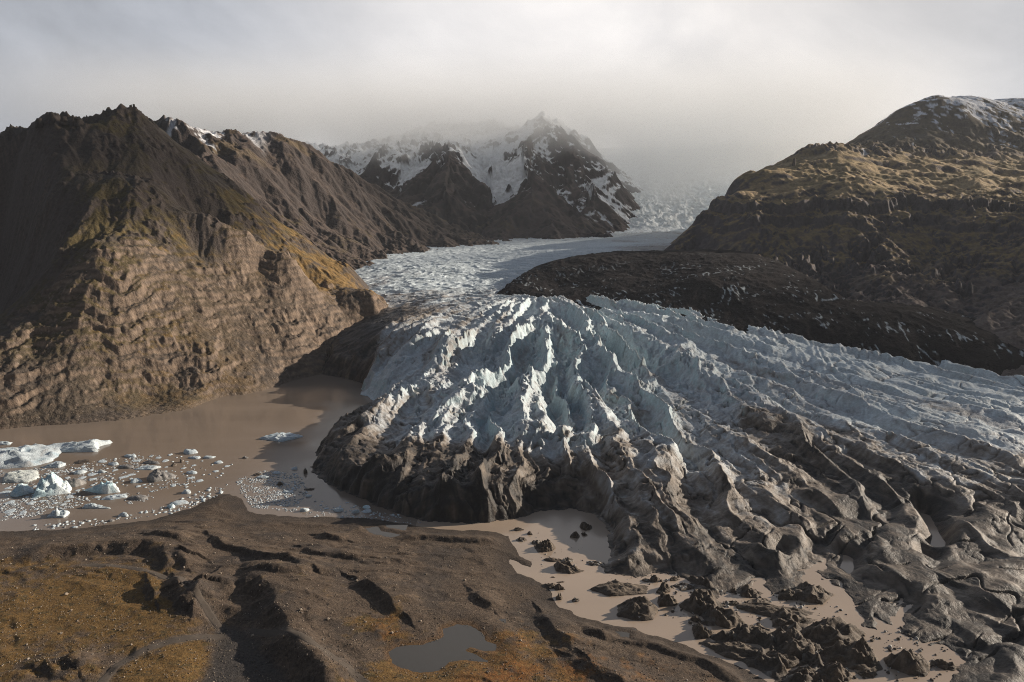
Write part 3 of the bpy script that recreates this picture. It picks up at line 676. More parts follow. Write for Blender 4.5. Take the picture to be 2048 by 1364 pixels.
c = np.zeros(Z.shape + (3,), F32) + col(.72, .78, .82)
c = mixc(c, col(.62, .67, .7), ss(n2, .0, .4) * .4)
c = mixc(c, col(.16, .15, .15), (1 - ss(Z, 104, 116)) * ss(n2 + (X - 330) / 150, 0, .5))
m = grid_obj('icefall', X, Y, Z, c, M_far)
tag(m, 'pale steep icefall coming down out of the mist beside the snowy mountain', 'icefall', kind='structure')
print('back', time.time() - T0)

# --- mountain on the right
ctrl = [(1345, 500, 1040), (1372, 472, 1080), (1400, 442, 1110), (1440, 412, 1120), (1458, 392, 1125), (1464, 372, 1130), (1500, 352, 1160), (1560, 335, 1200), (1600, 318, 1230), (1622, 300, 1250), (1700, 292, 1320), (1770, 278, 1500), (1830, 235, 1580), (1850, 214, 1600), (1864, 203, 1605), (1900, 195, 1620), (1960, 199, 1640), (2048, 204, 1640), (2200, 202, 1640), (1900, 200, 1740), (2048, 207, 1760),
        (1900, 250, 1520), (2048, 260, 1500), (1600, 345, 1130), (1700, 352, 1090), (1750, 318, 1230), (1800, 365, 1090), (1900, 315, 1330), (1900, 360, 1110), (2000, 365, 1090), (2048, 310, 1330), (2200, 330, 1250),
        (1520, 385, 1075), (1620, 380, 1040), (1700, 384, 1020), (1850, 405, 980), (1960, 410, 960), (2048, 400, 960), (2200, 390, 960),
        (1420, 480, 1020), (1500, 450, 985), (1600, 430, 985), (1700, 460, 940), (1850, 490, 880), (1960, 470, 880), (2048, 440, 880),
        (1450, 520, 945), (1600, 550, 850), (1750, 580, 770), (1900, 590, 720), (2048, 570, 710), (1400, 545, 930), (1480, 590, 840), (1580, 630, 750), (1700, 655, 690), (1820, 690, 635), (1950, 720, 590), (2048, 742, 555), (2048, 660, 610), (1900, 660, 650), (2200, 600, 640)]
back = [(700, 450, 60), (760, 600, 120), (900, 750, 190), (1100, 900, 250), (1300, 1200, 330), (1500, 1500, 400), (800, 350, 40), (330, 1350, 110), (500, 1500, 190), (700, 1750, 230), (900, 2000, 300), (1300, 2100, 330), (1600, 1900, 380), (240, 1200, 40), (560, 380, 20), (230, 980, 20), (290, 1130, 60), (330, 700, 25), (450, 480, 8)]
f = hillfield(ctrl, back)
R = np.concatenate([np.geomspace(500, 1250, 620), np.geomspace(1252, 2350, 250)])
A, X, Y = polar(9.5, 52, 1.3e-3, R)
Z = f(X, Y)[0]
w1 = fbm(X / 70, Y / 70, 4, 601); w2 = fbm(X / 18, Y / 18, 4, 607)
Z = Z + w1 * 9 * ss(Z, 30, 90)
hi = ss(Z, 168, 190) * (1 - ss(Z, 250, 280))          # grassy shelf
Z, deep = erode(Z, X, Y, R, A, 125, 11, 5, 13, mask=(1 - .75 * hi) * (1 - .75 * ss(Z, 290, 370)), gain=.45)
cl = ss(Z + 14 * w1, 128, 150) * (1 - ss(Z + 14 * w1, 180, 196))       # cliff band below the shelf
Zt = .7 * terrace(Z, 26, 3.2, .8 * w1 + .12 * w2) + .3 * terrace(Z, 8, 2.5, w1 + .2 * w2)
Z = Z + (Zt - Z) * np.clip(cl * .8 + .15 * ss(Z, 330, 370) + .3 * (1 - ss(Z, 40, 75)), 0, 1)
Z = Z + hi * (fbm(X / 85, Y / 40, 3, 611) * 13 + fbm(X / 30, Y / 14, 3, 613) * 2.2)
Z = Z + (rfbm(X / 20, Y / 20, 4, 617, .42) - .4) * (.6 + 4 * cl) + fbm(X / 7, Y / 7, 3, 619) * .45
sl = slope(Z, R, A)
Yn = Y * .55 + Z * 1.1
n1 = fbm(X / 60, Yn / 60, 4, 621); n2 = fbm(X / 12, Yn / 12, 4, 627)
c = np.zeros(Z.shape + (3,), F32) + col(.115, .09, .077)
c = mixc(c, col(.062, .056, .06), ss(sl, .8, 1.4))
ol = ss(n1 + .4 * n2 + .7 * ss(Z, 60, 110) - .5, -.25, .25) * (1 - ss(sl, .75, 1.15)) * ss(Z, 45, 95)
c = mixc(c, mixc(col(.185, .135, .06), col(.125, .092, .058), ss(n2 + .5 * n1, -.1, .4)), ol * .95)
c = mixc(c, mixc(col(.28, .205, .11), col(.15, .115, .052), ss(n1 + n2 * .5, -.1, .4)), hi * (1 - ss(sl, .7, 1.1)) * .9)
c = mixc(c, col(.085, .072, .072), ss(fbm(X / 40, Y / 40, 4, 633), .25, .5) * cl)
top = ss(Z, 265, 310)
c = mixc(c, col(.082, .068, .048), top * .7)
snow = ss(.55 * deep + .9 * fbm((X + .35 * Y) / 11, (Yn - .2 * X) / 26, 4, 635) + .35 * n1 + (Z - 310) / 240 + .3 * ss(X, 850, 1050), .52, .64) * ss(Z, 240, 275)
c = mixc(c, col(.74, .76, .8), snow * .85)
n3 = fbm(X / 4, Yn / 4, 4, 641)
c = c * 1.3 * (1 + .55 * n3 + .35 * fbm(X / 22, Yn / 22, 3, 643))[..., None]
m = grid_obj('grassy_mountain', X, Y, Z, c, M_rock, keep=(Z > 0))
tag(m, 'olive and dark brown mountain with a grassy shelf and snow-flecked summit', 'mountain', kind='structure')
print('right', time.time() - T0)

# --- dark medial moraine between the right mountain and the ice
ctrl = [(968, 602, 56), (985, 585, 62), (1030, 560, 74), (1060, 545, 82), (1110, 518, 96), (1150, 510, 101), (1200, 503, 105), (1270, 500, 108), (1345, 500, 109), (1380, 505, 108), (1050, 585, 64), (1120, 570, 70), (1200, 560, 78), (1300, 550, 84), (1400, 560, 84),
        (1000, 606, 55), (1100, 600, 59), (1180, 602, 59), (1250, 626, 52), (1330, 650, 47), (1400, 662, 44), (1500, 678, 40), (1600, 693, 36), (1700, 708, 32), (1800, 724, 28), (1920, 742, 23), (2048, 764, 18), (1300, 600, 64), (1400, 610, 62), (1500, 640, 53), (1650, 672, 44), (1800, 705, 35), (1950, 725, 30), (2048, 745, 25)]
p = np.array([PZ(u, v, z) for u, v, z in ctrl])
back = np.array([(60, 1080, 60), (120, 1220, 60), (300, 1300, 70), (-80, 900, 35), (-60, 830, 40), (0, 790, 42), (100, 680, 42), (180, 600, 36), (260, 540, 27), (350, 480, 12), (420, 440, 4), (500, 700, 50), (500, 1000, 95), (450, 1200, 100)], float)
p = np.vstack([p, back])
f = tps(p[:, :2], p[:, 2], .002)
R = np.geomspace(450, 1350, 460)
A, X, Y = polar(-6, 48, 1.35e-3, R)
Z = f(X, Y)[0]
w2 = fbm(X / 30, Y / 30, 4, 701)
Z = Z + w2 * 2.5 + (rfbm(X / 14, Y / 20, 4, 707) - .4) * 1.1 + fbm(X / 4, Y / 4, 3, 709) * .6 - 2.0
msd = sdist([PZ(u, v, z)[:2] for u, v, z in ((955, 604, 55), (1030, 557, 74), (1110, 512, 96), (1200, 496, 105), (1345, 488, 110), (1500, 500, 110), (1700, 560, 90), (2048, 660, 40), (2300, 740, 20), (2300, 810, 12), (2048, 770, 17), (1800, 729, 27), (1600, 697, 35), (1400, 667, 43), (1250, 632, 51), (1100, 606, 57), (1000, 612, 54))], X + 7 * w2 + 6 * fbm(X / 7, Y / 7, 3, 715), Y + 10 * fbm(X / 8, Y / 8, 4, 713))
Z = Z - ss(-msd, -6, 18) * 24
n1 = fbm(X / 40, Y / 40, 4, 711); n2 = fbm(X / 5, Y / 5, 4, 717)
c = np.zeros(Z.shape + (3,), F32) + col(.020, .0175, .0185)  # dark debris, lowered further so the colour carries the mountain's shade
c = mixc(c, col(.028, .0235, .023), ss(n1, 0, .4))
c = mixc(c, col(.016, .0145, .0155), ss(n2, 0, .4) * .6)
icem = ss(rfbm(X / 9, Y / 24, 3, 721) + .8 * fbm(X / 45, Y / 45, 3, 723), .78, .98) * ss(880 - Y - .3 * X, -120, 60) * .8
c = mixc(c, col(.5, .56, .59), icem)
m = grid_obj('moraine', X, Y, Z, c, terrain_mat('black rubble', rough=.95, spec=.04, scale=.35, var=.4, bump=.8, bdist=1.0))
tag(m, 'black rubble moraine lying between the ice and the right-hand mountain', 'moraine', kind='structure')
print('moraine', time.time() - T0)

#@@THINGS@@
# ------------------------------------------------------------------ things: ice floes, bergs, mounds, stones, pinnacles
def blob(name, seed, Lx, Ly, H, mat, cfun, flat=.6, peak=(0, 0), rough=.25, nr=8, ns=26, sink=.5, tilt=0.0, corners=.35, steep=9.0, block=False):
    """irregular lump standing in water: outline radii Lx, Ly (m), height H; flat=1 gives a table top, 0 a peak at 'peak'"""
    r_ = np.random.default_rng(seed)
    th = np.linspace(0, 2 * np.pi, ns, endpoint=False)
    K = int(r_.integers(5, 9)); ca = (np.arange(K) + .75 * (r_.random(K) - .5)) / K * 2 * np.pi
    cr_ = 1 + corners * (r_.random(K) - .6)
    ca = np.r_[ca, ca[0] + 2 * np.pi]; cr_ = np.r_[cr_, cr_[0]]
    tt = np.where(th < ca[0], th + 2 * np.pi, th)
    ii = np.clip(np.searchsorted(ca, tt, side='right') - 1, 0, K - 1)
    D_ = ca[ii + 1] - ca[ii]
    o = cr_[ii] * cr_[ii + 1] * np.sin(D_) / (cr_[ii] * np.sin(tt - ca[ii]) + cr_[ii + 1] * np.sin(ca[ii + 1] - tt) + 1e-6)
    o = np.clip(o * (1 + .10 * fbm(th * 3.1 + seed, th * 0 + seed, 3, 3)), .4, 1.5)
    fr = np.linspace(0, 1, nr) ** .8
    FX = fr[:, None] * (o * np.cos(th))[None]; FY = fr[:, None] * (o * np.sin(th))[None]
    d = np.sqrt((FX - peak[0]) ** 2 + (FY - peak[1]) ** 2)
    pk = np.clip(1 - d / (1.15 + np.hypot(*peak)), 0, 1)
    if block: pk = np.clip(pk * 1.6, 0, 1) ** .8
    pl_ = np.full(FX.shape, 9.0)
    for k in range(5):
        an = r_.random() * 6.28; g = .25 + .95 * r_.random() * (1 - .55 * flat)
        pl_ = np.minimum(pl_, 1.0 - g * ((FX - peak[0]) * np.cos(an) + (FY - peak[1]) * np.sin(an)) - .12 * r_.random())
    pl_ = np.clip(pl_, .12, 1.3)
    edge = 1 - fr[:, None] ** steep
    nz_ = fbm(FX * 2.2 + seed * 1.7, FY * 2.2 + seed, 4, 3) * rough + (rfbm(FX * 1.6 + seed, FY * 1.6, 3, 7) - .4) * rough
    z = H * edge * (flat * pl_ * (.85 + tilt * FX) + (1 - flat) * pk * (.5 + .7 * pl_) + nz_ * .8 + fbm(FX * 6 + seed, FY * 6, 3, 13) * .22)
    z = np.maximum(z, .04 * H * edge)
    z[-1] = -sink
    X_, Y_ = FX * Lx, FY * Ly
    jit = (r_.random(X_.shape) - .5) * .10 * fr[:, None]
    X_ = X_ * (1 + jit); Y_ = Y_ * (1 - jit)
    co = np.stack([X_, Y_, z], -1).reshape(-1, 3)
    i = np.arange(nr * ns).reshape(nr, ns); j = np.roll(i, -1, 1)
    q = np.stack([i[:-1], i[1:], j[1:], j[:-1]], -1).reshape(-1, 4)
    cl = cfun(FX, FY, z / max(H, .01), seed)
    return link(name, raw_mesh(name, co, q, cl, smooth=False), mat)

def c_white(FX, FY, zz, seed):
    n = fbm(FX * 3 + seed, FY * 3, 3, 5)
    return mixc(mixc(np.zeros(FX.shape + (3,)) + col(.54, .61, .65), col(.38, .49, .56), ss(n, 0, .5)), col(.45, .44, .43), ss(fbm(FX * 5, FY * 5 + seed, 3, 9), .25, .5) * .7)
def c_blue(FX, FY, zz, seed):
    n = fbm(FX * 2 + seed, FY * 2, 3, 5)
    return mixc(np.zeros(FX.shape + (3,)) + col(.50, .69, .76), col(.70, .78, .81), ss(n + .7 * FX, -.2, .5))
def c_green(FX, FY, zz, seed):
    n = fbm(FX * 2 + seed, FY * 2, 3, 5)
    return mixc(np.zeros(FX.shape + (3,)) + col(.48, .52, .50), col(.60, .64, .63), ss(n, -.3, .3))
def c_grey(FX, FY, zz, seed):
    n = fbm(FX * 3 + seed, FY * 3, 3, 5)
    return mixc(np.zeros(FX.shape + (3,)) + col(.17, .165, .16), col(.30, .29, .28), ss(n, -.2, .4))
def c_dark(FX, FY, zz, seed):
    n = fbm(FX * 4 + seed, FY * 4, 3, 5)
    return mixc(np.zeros(FX.shape + (3,)) + col(.088, .068, .051), col(.17, .135, .102), ss(n, -.1, .45))
def c_mix(FX, FY, zz, seed):
    n = fbm(FX * 3 + seed, FY * 3, 3, 5)
    return mixc(c_dark(FX, FY, zz, seed), np.zeros(FX.shape + (3,)) + col(.42, .41, .39), ss(n, .1, .3))

def place(o, u, v, z=0.0, rot=0.0):
    p = PZ(u, v, z); o.location = (float(p[0]), float(p[1]), z); o.rotation_euler = (0, 0, rot); return o
def pxm(u, v, z=0.0):            # metres per photo pixel at that spot
    p = PZ(u, v, z); return float(np.linalg.norm(p - np.array([0, 0, CAM_H]))) / math.hypot(FOC, u - 1024)
def vfor(u, v): return math.atan2(CAM_H, PZ(u, v)[1])

BERGS = [  # u, v, width px, depth/width, height px, colour, flat, peak, options, label
    (152, 893, 128, .30, 15, c_white, .62, (.8, 0), dict(tilt=.55, rough=.22), 'long low white iceberg with a raised pointed right end, farthest of the left pack'),
    (44, 918, 176, .38, 24, c_white, .8, (-.2, 0), dict(rough=.25), 'widest white iceberg, cracked and sloping, cut by the left edge'),
    (36, 957, 84, .45, 14, c_green, .45, (-.4, 0), dict(rough=.12), 'rounded greenish-white iceberg behind the blue peaked one'),
    (108, 982, 74, .55, 30, c_blue, .12, (-.05, .1), dict(rough=.22), 'blue iceberg with a sharp pyramid peak'),
    (47, 986, 40, .6, 20, c_blue, .3, (-.2, 0), dict(rough=.22), 'small blue hump-shaped iceberg just left of the peaked one'),
    (143, 970, 56, .5, 14, c_grey, .5, (.2, 0), dict(rough=.15), 'grey dirty ice slab leaning behind the blue peaked iceberg'),
    (212, 981, 78, .38, 17, c_blue, .55, (.3, 0), dict(rough=.3, block=True), 'pale blue blocky iceberg right of the peaked one'),
    (231, 995, 54, .4, 5, c_white, .95, (0, 0), dict(), 'flat white floe lying in front of the pale blue blocky iceberg'),
    (323, 957, 56, .5, 19, c_grey, .35, (-.3, 0), dict(rough=.15), 'dark grey silt-covered iceberg alone in the middle of the pack'),
    (276, 997, 44, .4, 7, c_grey, .7, (0, 0), dict(), 'thin grey dirty floe trailing rubble below the dark grey iceberg'),
    (117, 1030, 66, .34, 10, c_white, .8, (.1, 0), dict(rough=.22), 'white floe carrying a round ice boulder near the shore'),
    (189, 1014, 52, .34, 8, c_white, .75, (-.4, 0), dict(rough=.22), 'white floe with a small left hump, right of the one with the boulder'),
    (562, 876, 88, .36, 8, c_white, .65, (0, 0), dict(rough=.3, corners=.3), 'lone jagged white ice floe in open brown water'),
    (384, 905, 42, .34, 8, c_white, .6, (-.3, 0), dict(rough=.25), 'white floe with a slanted back, outermost of the pack toward open water'),
    (261, 913, 38, .3, 5, c_white, .95, (0, 0), dict(), 'flat oval white floe right of the long low iceberg'),
    (390, 916, 34, .3, 4, c_white, .95, (0, 0), dict(), 'thin flat floe just below the slanted-back one'),
    (419, 915, 34, .3, 4, c_white, .95, (0, 0), dict(), 'thin pointed flat floe at the right rim of the pack'),
    (437, 925, 24, .35, 4, c_white, .95, (0, 0), dict(), 'small flat floe at the right tip of the pack'),
    (293, 936, 50, .3, 5, c_white, .9, (0, 0), dict(rough=.2), 'elongated white floe above the dark grey iceberg'),
    (115, 932, 54, .34, 8, c_white, .75, (0, 0), dict(), 'broad white floe below the long low iceberg'),
    (158, 946, 32, .4, 7, c_white, .7, (0, 0), dict(), 'squat white floe left of a line of rubble ice'),
    (229, 928, 28, .34, 5, c_white, .9, (0, 0), dict(), 'small white floe in the middle rows of the pack'),
    (170, 924, 42, .3, 5, c_dark, .85, (0, 0), dict(), 'black gravel-covered floe among white ones'),
    (304, 926, 38, .3, 5, c_grey, .85, (0, 0), dict(), 'grey flat floe behind the elongated white one'),
    (255, 934, 38, .3, 5, c_grey, .9, (0, 0), dict(), 'grey silty floe in the middle of the pack'),
    (272, 963, 28, .5, 7, c_white, .8, (0, 0), dict(), 'white lumpy floe left of the dark grey iceberg'),
    (203, 945, 22, .4, 6, c_white, .7, (0, 0), dict(), 'small white floe above the pale blue blocky iceberg'),
    (374, 985, 24, .5, 8, c_white, .7, (0, 0), dict(rough=.3), 'small knobbly white floe off the shingle spit'),
    (361, 1006, 42, .4, 5, c_white, .9, (0, 0), dict(), 'oval white floe touching the rubble line by the spit'),
    (342, 1014, 18, .6, 7, c_blue, .9, (0, 0), dict(block=True), 'small square pale blue block by the spit'),
    (248, 1031, 22, .5, 7, c_white, .85, (0, 0), dict(), 'white block nearest the moraine shore'),
    (383, 946, 27, .34, 5, c_white, .9, (0, 0), dict(), 'flat white floe right of the dark grey iceberg'),
    (8, 888, 34, .3, 6, c_white, .9, (0, 0), dict(), 'farthest small white floe at the left edge'),
    (72, 892, 22, .3, 5, c_white, .8, (0, 0), dict(), 'small white floe behind the widest iceberg'),
    (525, 955, 36, .3, 4, c_white, .95, (0, 0), dict(), 'long flat floe at the left rim of the brash field'),
    (577, 985, 30, .4, 3, c_white, .95, (0, 0), dict(), 'largest pale plate inside the brash field'),
    (552, 946, 20, .4, 4, c_white, .9, (0, 0), dict(), 'pale floe on the far rim of the brash field'),
    (590, 938, 16, .4, 5, c_white, .8, (0, 0), dict(), 'small white floe near the black glacier snout'),
    (617, 993, 20, .4, 4, c_white, .9, (0, 0), dict(), 'white floe between the brash field and the black snout'),
    (607, 1022, 28, .4, 7, c_white, .75, (0, 0), dict(), 'white lump stranded on the shore between brash field and snout'),
    (676, 1021, 30, .4, 6, c_white, .8, (0, 0), dict(), 'white slab stranded on the shore left of the snout'),
    (712, 1025, 20, .5, 7, c_white, .7, (0, 0), dict(), 'white knob stranded close to the snout'),
    (734, 1014, 24, .6, 3, c_blue, .95, (0, 0), dict(), 'thin bluish plate under the snout'),
    (735, 1022, 24, .5, 3, c_white, .95, (0, 0), dict(), 'thin white plate just in front of the bluish one'),
    (560, 969, 18, .5, 6, c_dark, .6, (0, 0), dict(), 'brown-black dirty ice lump inside the brash field'),
    (516, 950, 26, .3, 4, c_dark, .8, (0, 0), dict(), 'black dirty floe at the far rim of the brash field'),
    (619, 979, 26, .25, 3, c_dark, .8, (0, 0), dict(), 'thin black sliver of ice floating right of the brash field'),
    (611, 946, 14, .6, 9, c_dark, .5, (0, 0), dict(), 'dark boulder of ice at the waterline of the snout'),
    (490, 916, 14, .4, 4, c_grey, .7, (0, 0), dict(), 'small brown ice lump alone between pack and brash field'),
    (363, 924, 8, .8, 7, c_dark, .1, (0, 0), dict(), 'little black pointed ice fang in the pack'),
    (349, 931, 14, .5, 5, c_dark, .6, (0, 0), dict(), 'black ice lump beside the little fang'),
]
occupied = []
for i, (u, v, wpx, asp, hpx, cf, flat, pk, opt, lab) in enumerate(BERGS):
    k = pxm(u, v)
    big = wpx > 45
    o = blob('iceberg' if hpx >= 13 else 'ice_floe', 100 + i, wpx * k / 2, max(wpx * k / 2 * asp / math.sin(vfor(u, v)) * .62, .8), hpx * k / math.cos(vfor(u, v)) * .95, M_floe, cf, flat, pk, nr=16 if big else 6, ns=46 if big else 15, **dict(dict(corners=.75), **{**opt, 'rough': opt.get('rough', .25) * 1.7}))
    place(o, u, v, 0, random.uniform(-.15, .15))
    tag(o, lab, 'iceberg' if hpx >= 13 else 'ice floe')
    occupied.append((u, v, wpx * .5))
    if 'carrying' in lab:
        b = blob('ice_boulder', 999, 6 * k, 6 * k, 13 * k, M_floe, c_white, .2, (0, 0), nr=7, ns=16)
        place(b, u - 2, v - 1, 1.1, 0); tag(b, 'round white ice boulder sitting on a floe near the shore', 'ice boulder')

def inpoly(poly, x, y):
    c_ = False
    for i in range(len(poly)):
        (ax, ay), (bx, by) = poly[i], poly[i - 1]
        if (ay > y) != (by > y) and x < (bx - ax) * (y - ay) / (by - ay) + ax: c_ = not c_
    return c_
def scatter(poly, n, tries=4000, mind=1.0, size=None):
    out = []; xs_ = [p[0] for p in poly]; ys_ = [p[1] for p in poly]
    for _ in range(tries):
        if len(out) >= n: break
        u, v = random.uniform(min(xs_), max(xs_)), random.uniform(min(ys_), max(ys_))
        if not inpoly(poly, u, v): continue
        s_ = size()
        if any((u - a) ** 2 + ((v - b) * 2.6) ** 2 < ((r_ + s_ * .5) * mind) ** 2 for a, b, r_ in occupied): continue
        occupied.append((u, v, s_ * .5)); out.append((u, v, s_))
    return out
protoF = [blob('ice_floe', 300 + i, 1, .8, .35, M_floe, c_white if i < 7 else c_grey, .85, (0, 0), nr=5, ns=12, sink=.15, rough=.3, corners=.9) for i in range(9)]
fl = []
fl += [(a, 'small white ice floe drifting in the crowded pack by the left edge', 'small floes in the crowded ice pack') for a in scatter([(0, 925), (120, 940), (260, 905), (330, 908), (300, 945), (230, 990), (160, 1010), (0, 1040)], 100, mind=.8, size=lambda: random.choice([8, 9, 11, 13, 15, 18, 23, 30]))]
fl += [(a, 'small white ice floe on the open right rim of the ice pack', 'small floes on the rim of the ice pack') for a in scatter([(260, 920), (400, 900), (470, 930), (440, 960), (300, 990), (250, 960)], 52, size=lambda: random.choice([6, 7, 9, 11, 15, 21]))]
fl += [(a, 'small white ice chunk stranded along the moraine shore', 'ice chunks stranded along the shore') for a in scatter([(60, 1050), (220, 1036), (330, 1010), (420, 975), (470, 965), (430, 1000), (340, 1028), (200, 1052), (70, 1060)], 72, mind=.75, size=lambda: random.choice([6, 7, 8, 9, 12, 15]))]
fl += [(a, 'small pale ice piece packed in the brash field left of the snout', 'ice pieces in the brash field') for a in scatter([(470, 965), (520, 945), (600, 948), (610, 985), (585, 1020), (505, 1015), (490, 990)], 48, mind=.7, size=lambda: random.choice([4, 5, 5, 6, 8, 10]))]
fl += [(a, 'small white ice piece floating against the foot of the black snout', 'ice pieces at the foot of the snout') for a in scatter([(620, 1000), (720, 1008), (790, 1030), (830, 1046), (760, 1040), (600, 1030)], 34, mind=.7, size=lambda: random.choice([4, 5, 6, 8, 12]))]
used = set()
for (u, v, s_), lab, gr_ in fl:
    ip = random.randrange(9) if random.random() < .4 else random.randrange(7)
    o = protoF[ip]
    if ip in used:
        o = o.copy(); C.objects.link(o)
    used.add(ip)
    k = pxm(u, v); p = PZ(u, v)
    gz = float(ground_height(np.array([[p[0]]], F32), np.array([[p[1]]], F32))[0, 0])
    place(o, u, v, max(0, gz), random.uniform(0, 6.28))
    chunk = 'chunk' in lab
    sx = s_ * k / 2
    o.scale = (sx, sx * random.uniform(.8, 1.3), sx * random.uniform(.9, 1.7) if chunk else min(.9, sx) * random.uniform(.8, 1.6))
    tag(o, lab, 'ice floe', gr_)
for i, o in enumerate(protoF):
    if i not in used: bpy.data.objects.remove(o)
print('floes', len(fl), time.time() - T0)

def chips(name, pts, mat, colf, label, cat, hfac=.5, seed=1):
    """many tiny chips in one mesh: pts = list of (x, y, z, size)"""
    r_ = np.random.default_rng(seed); n = len(pts); P_ = np.array(pts)
    a = np.linspace(0, 2 * np.pi, 6, endpoint=False)[None] + r_.random((n, 1)) * 6.28
    rr = P_[:, 3:4] * (.6 + .6 * r_.random((n, 6)))
    base = np.stack([P_[:, 0:1] + rr * np.cos(a), P_[:, 1:2] + rr * np.sin(a), np.repeat(P_[:, 2:3] - .12, 6, 1)], -1)
    h = P_[:, 3:4] * hfac * (.5 + r_.random((n, 6)))
    top = np.stack([P_[:, 0:1] + rr * .7 * np.cos(a + .2), P_[:, 1:2] + rr * .7 * np.sin(a + .2), P_[:, 2:3] + h], -1)
    cap = np.stack([P_[:, 0:1], P_[:, 1:2], P_[:, 2:3] + h.max(1, keepdims=True) * 1.05], -1)
    co = np.concatenate([base, top, cap], 1).reshape(-1, 3)
    o = (np.arange(n) * 13)[:, None]
    i = np.arange(6)[None]; j = (np.arange(6) + 1)[None] % 6
    side = np.stack([o + i, o + j, o + 6 + j, o + 6 + i], -1).reshape(-1, 4)
    capq = np.stack([o + 6 + i, o + 6 + j, o + 12 + 0 * i], -1).reshape(-1, 3)
    me = bpy.data.meshes.new(name)
    me.vertices.add(len(co)); me.vertices.foreach_set('co', co.astype(F32).ravel())
    loops = np.concatenate([side.ravel(), capq.ravel()]).astype(np.int32)
    me.loops.add(len(loops)); me.loops.foreach_set('vertex_index', loops)
    tot = np.r_[np.full(len(side), 4), np.full(len(capq), 3)].astype(np.int32)
    me.polygons.add(len(tot)); me.polygons.foreach_set('loop_start', np.r_[0, np.cumsum(tot)[:-1]].astype(np.int32)); me.polygons.foreach_set('loop_total', tot)
    at = me.attributes.new('Col', 'FLOAT_COLOR', 'POINT'); cc = np.ones((len(co), 4), F32)
    cc[:, :3] = np.repeat(colf(r_, n), 13, 0); at.data.foreach_set('color', cc.ravel()); me.update(); me.validate()
    return tag(link(name, me, mat), label, cat, kind='stuff')

pts = []
def brash(poly, n, smin, smax):
    xs_ = [p[0] for p in poly]; ys_ = [p[1] for p in poly]; k = 0
    while k < n:
        u, v = random.uniform(min(xs_), max(xs_)), random.uniform(min(ys_), max(ys_))
        if inpoly(poly, u, v) and gn(np.array([u / 26]), np.array([v / 9]), 5)[0] > random.uniform(-.55, .35):
            p = PZ(u, v); pts.append((p[0], p[1], 0, smin + (smax * 1.5 - smin) * random.random() ** 2.6)); 
        k += 1
brash([(470, 960), (520, 942), (600, 946), (615, 985), (590, 1024), (505, 1016), (486, 992)], 6000, .12, .55)
brash([(0, 1000), (110, 985), (190, 995), (160, 1012), (60, 1034), (0, 1042)], 3000, .15, .6)
brash([(0, 940), (130, 930), (280, 905), (330, 912), (240, 960), (120, 965), (0, 975)], 3200, .15, .7)
brash([(290, 965), (380, 950), (400, 962), (300, 985)], 700, .15, .6)
brash([(250, 985), (300, 985), (310, 1000), (250, 1010)], 150, .15, .5)
brash([(60, 1052), (220, 1038), (330, 1012), (420, 978), (470, 965), (430, 998), (340, 1026), (200, 1050), (70, 1060)], 2600, .15, .6)
brash([(600, 1024), (720, 1020), (800, 1032), (830, 1048), (720, 1036), (600, 1034)], 900, .15, .5)
brash([(690, 1004), (800, 1030), (850, 1048), (760, 1036)], 700, .15, .6)
P_ = np.array(pts); gz = ground_height(P_[:, 0][None].astype(F32), P_[:, 1][None].astype(F32))[0]
P_[:, 2] = np.where(gz > 0, gz, 0)
chips('brash_ice', P_, M_floe, lambda r_, n: col(.58, .64, .68) * (.25 + .75 * r_.random((n, 1)) ** .7), 'scattered white crumbs of brash ice over the near lake', 'brash ice', .26)

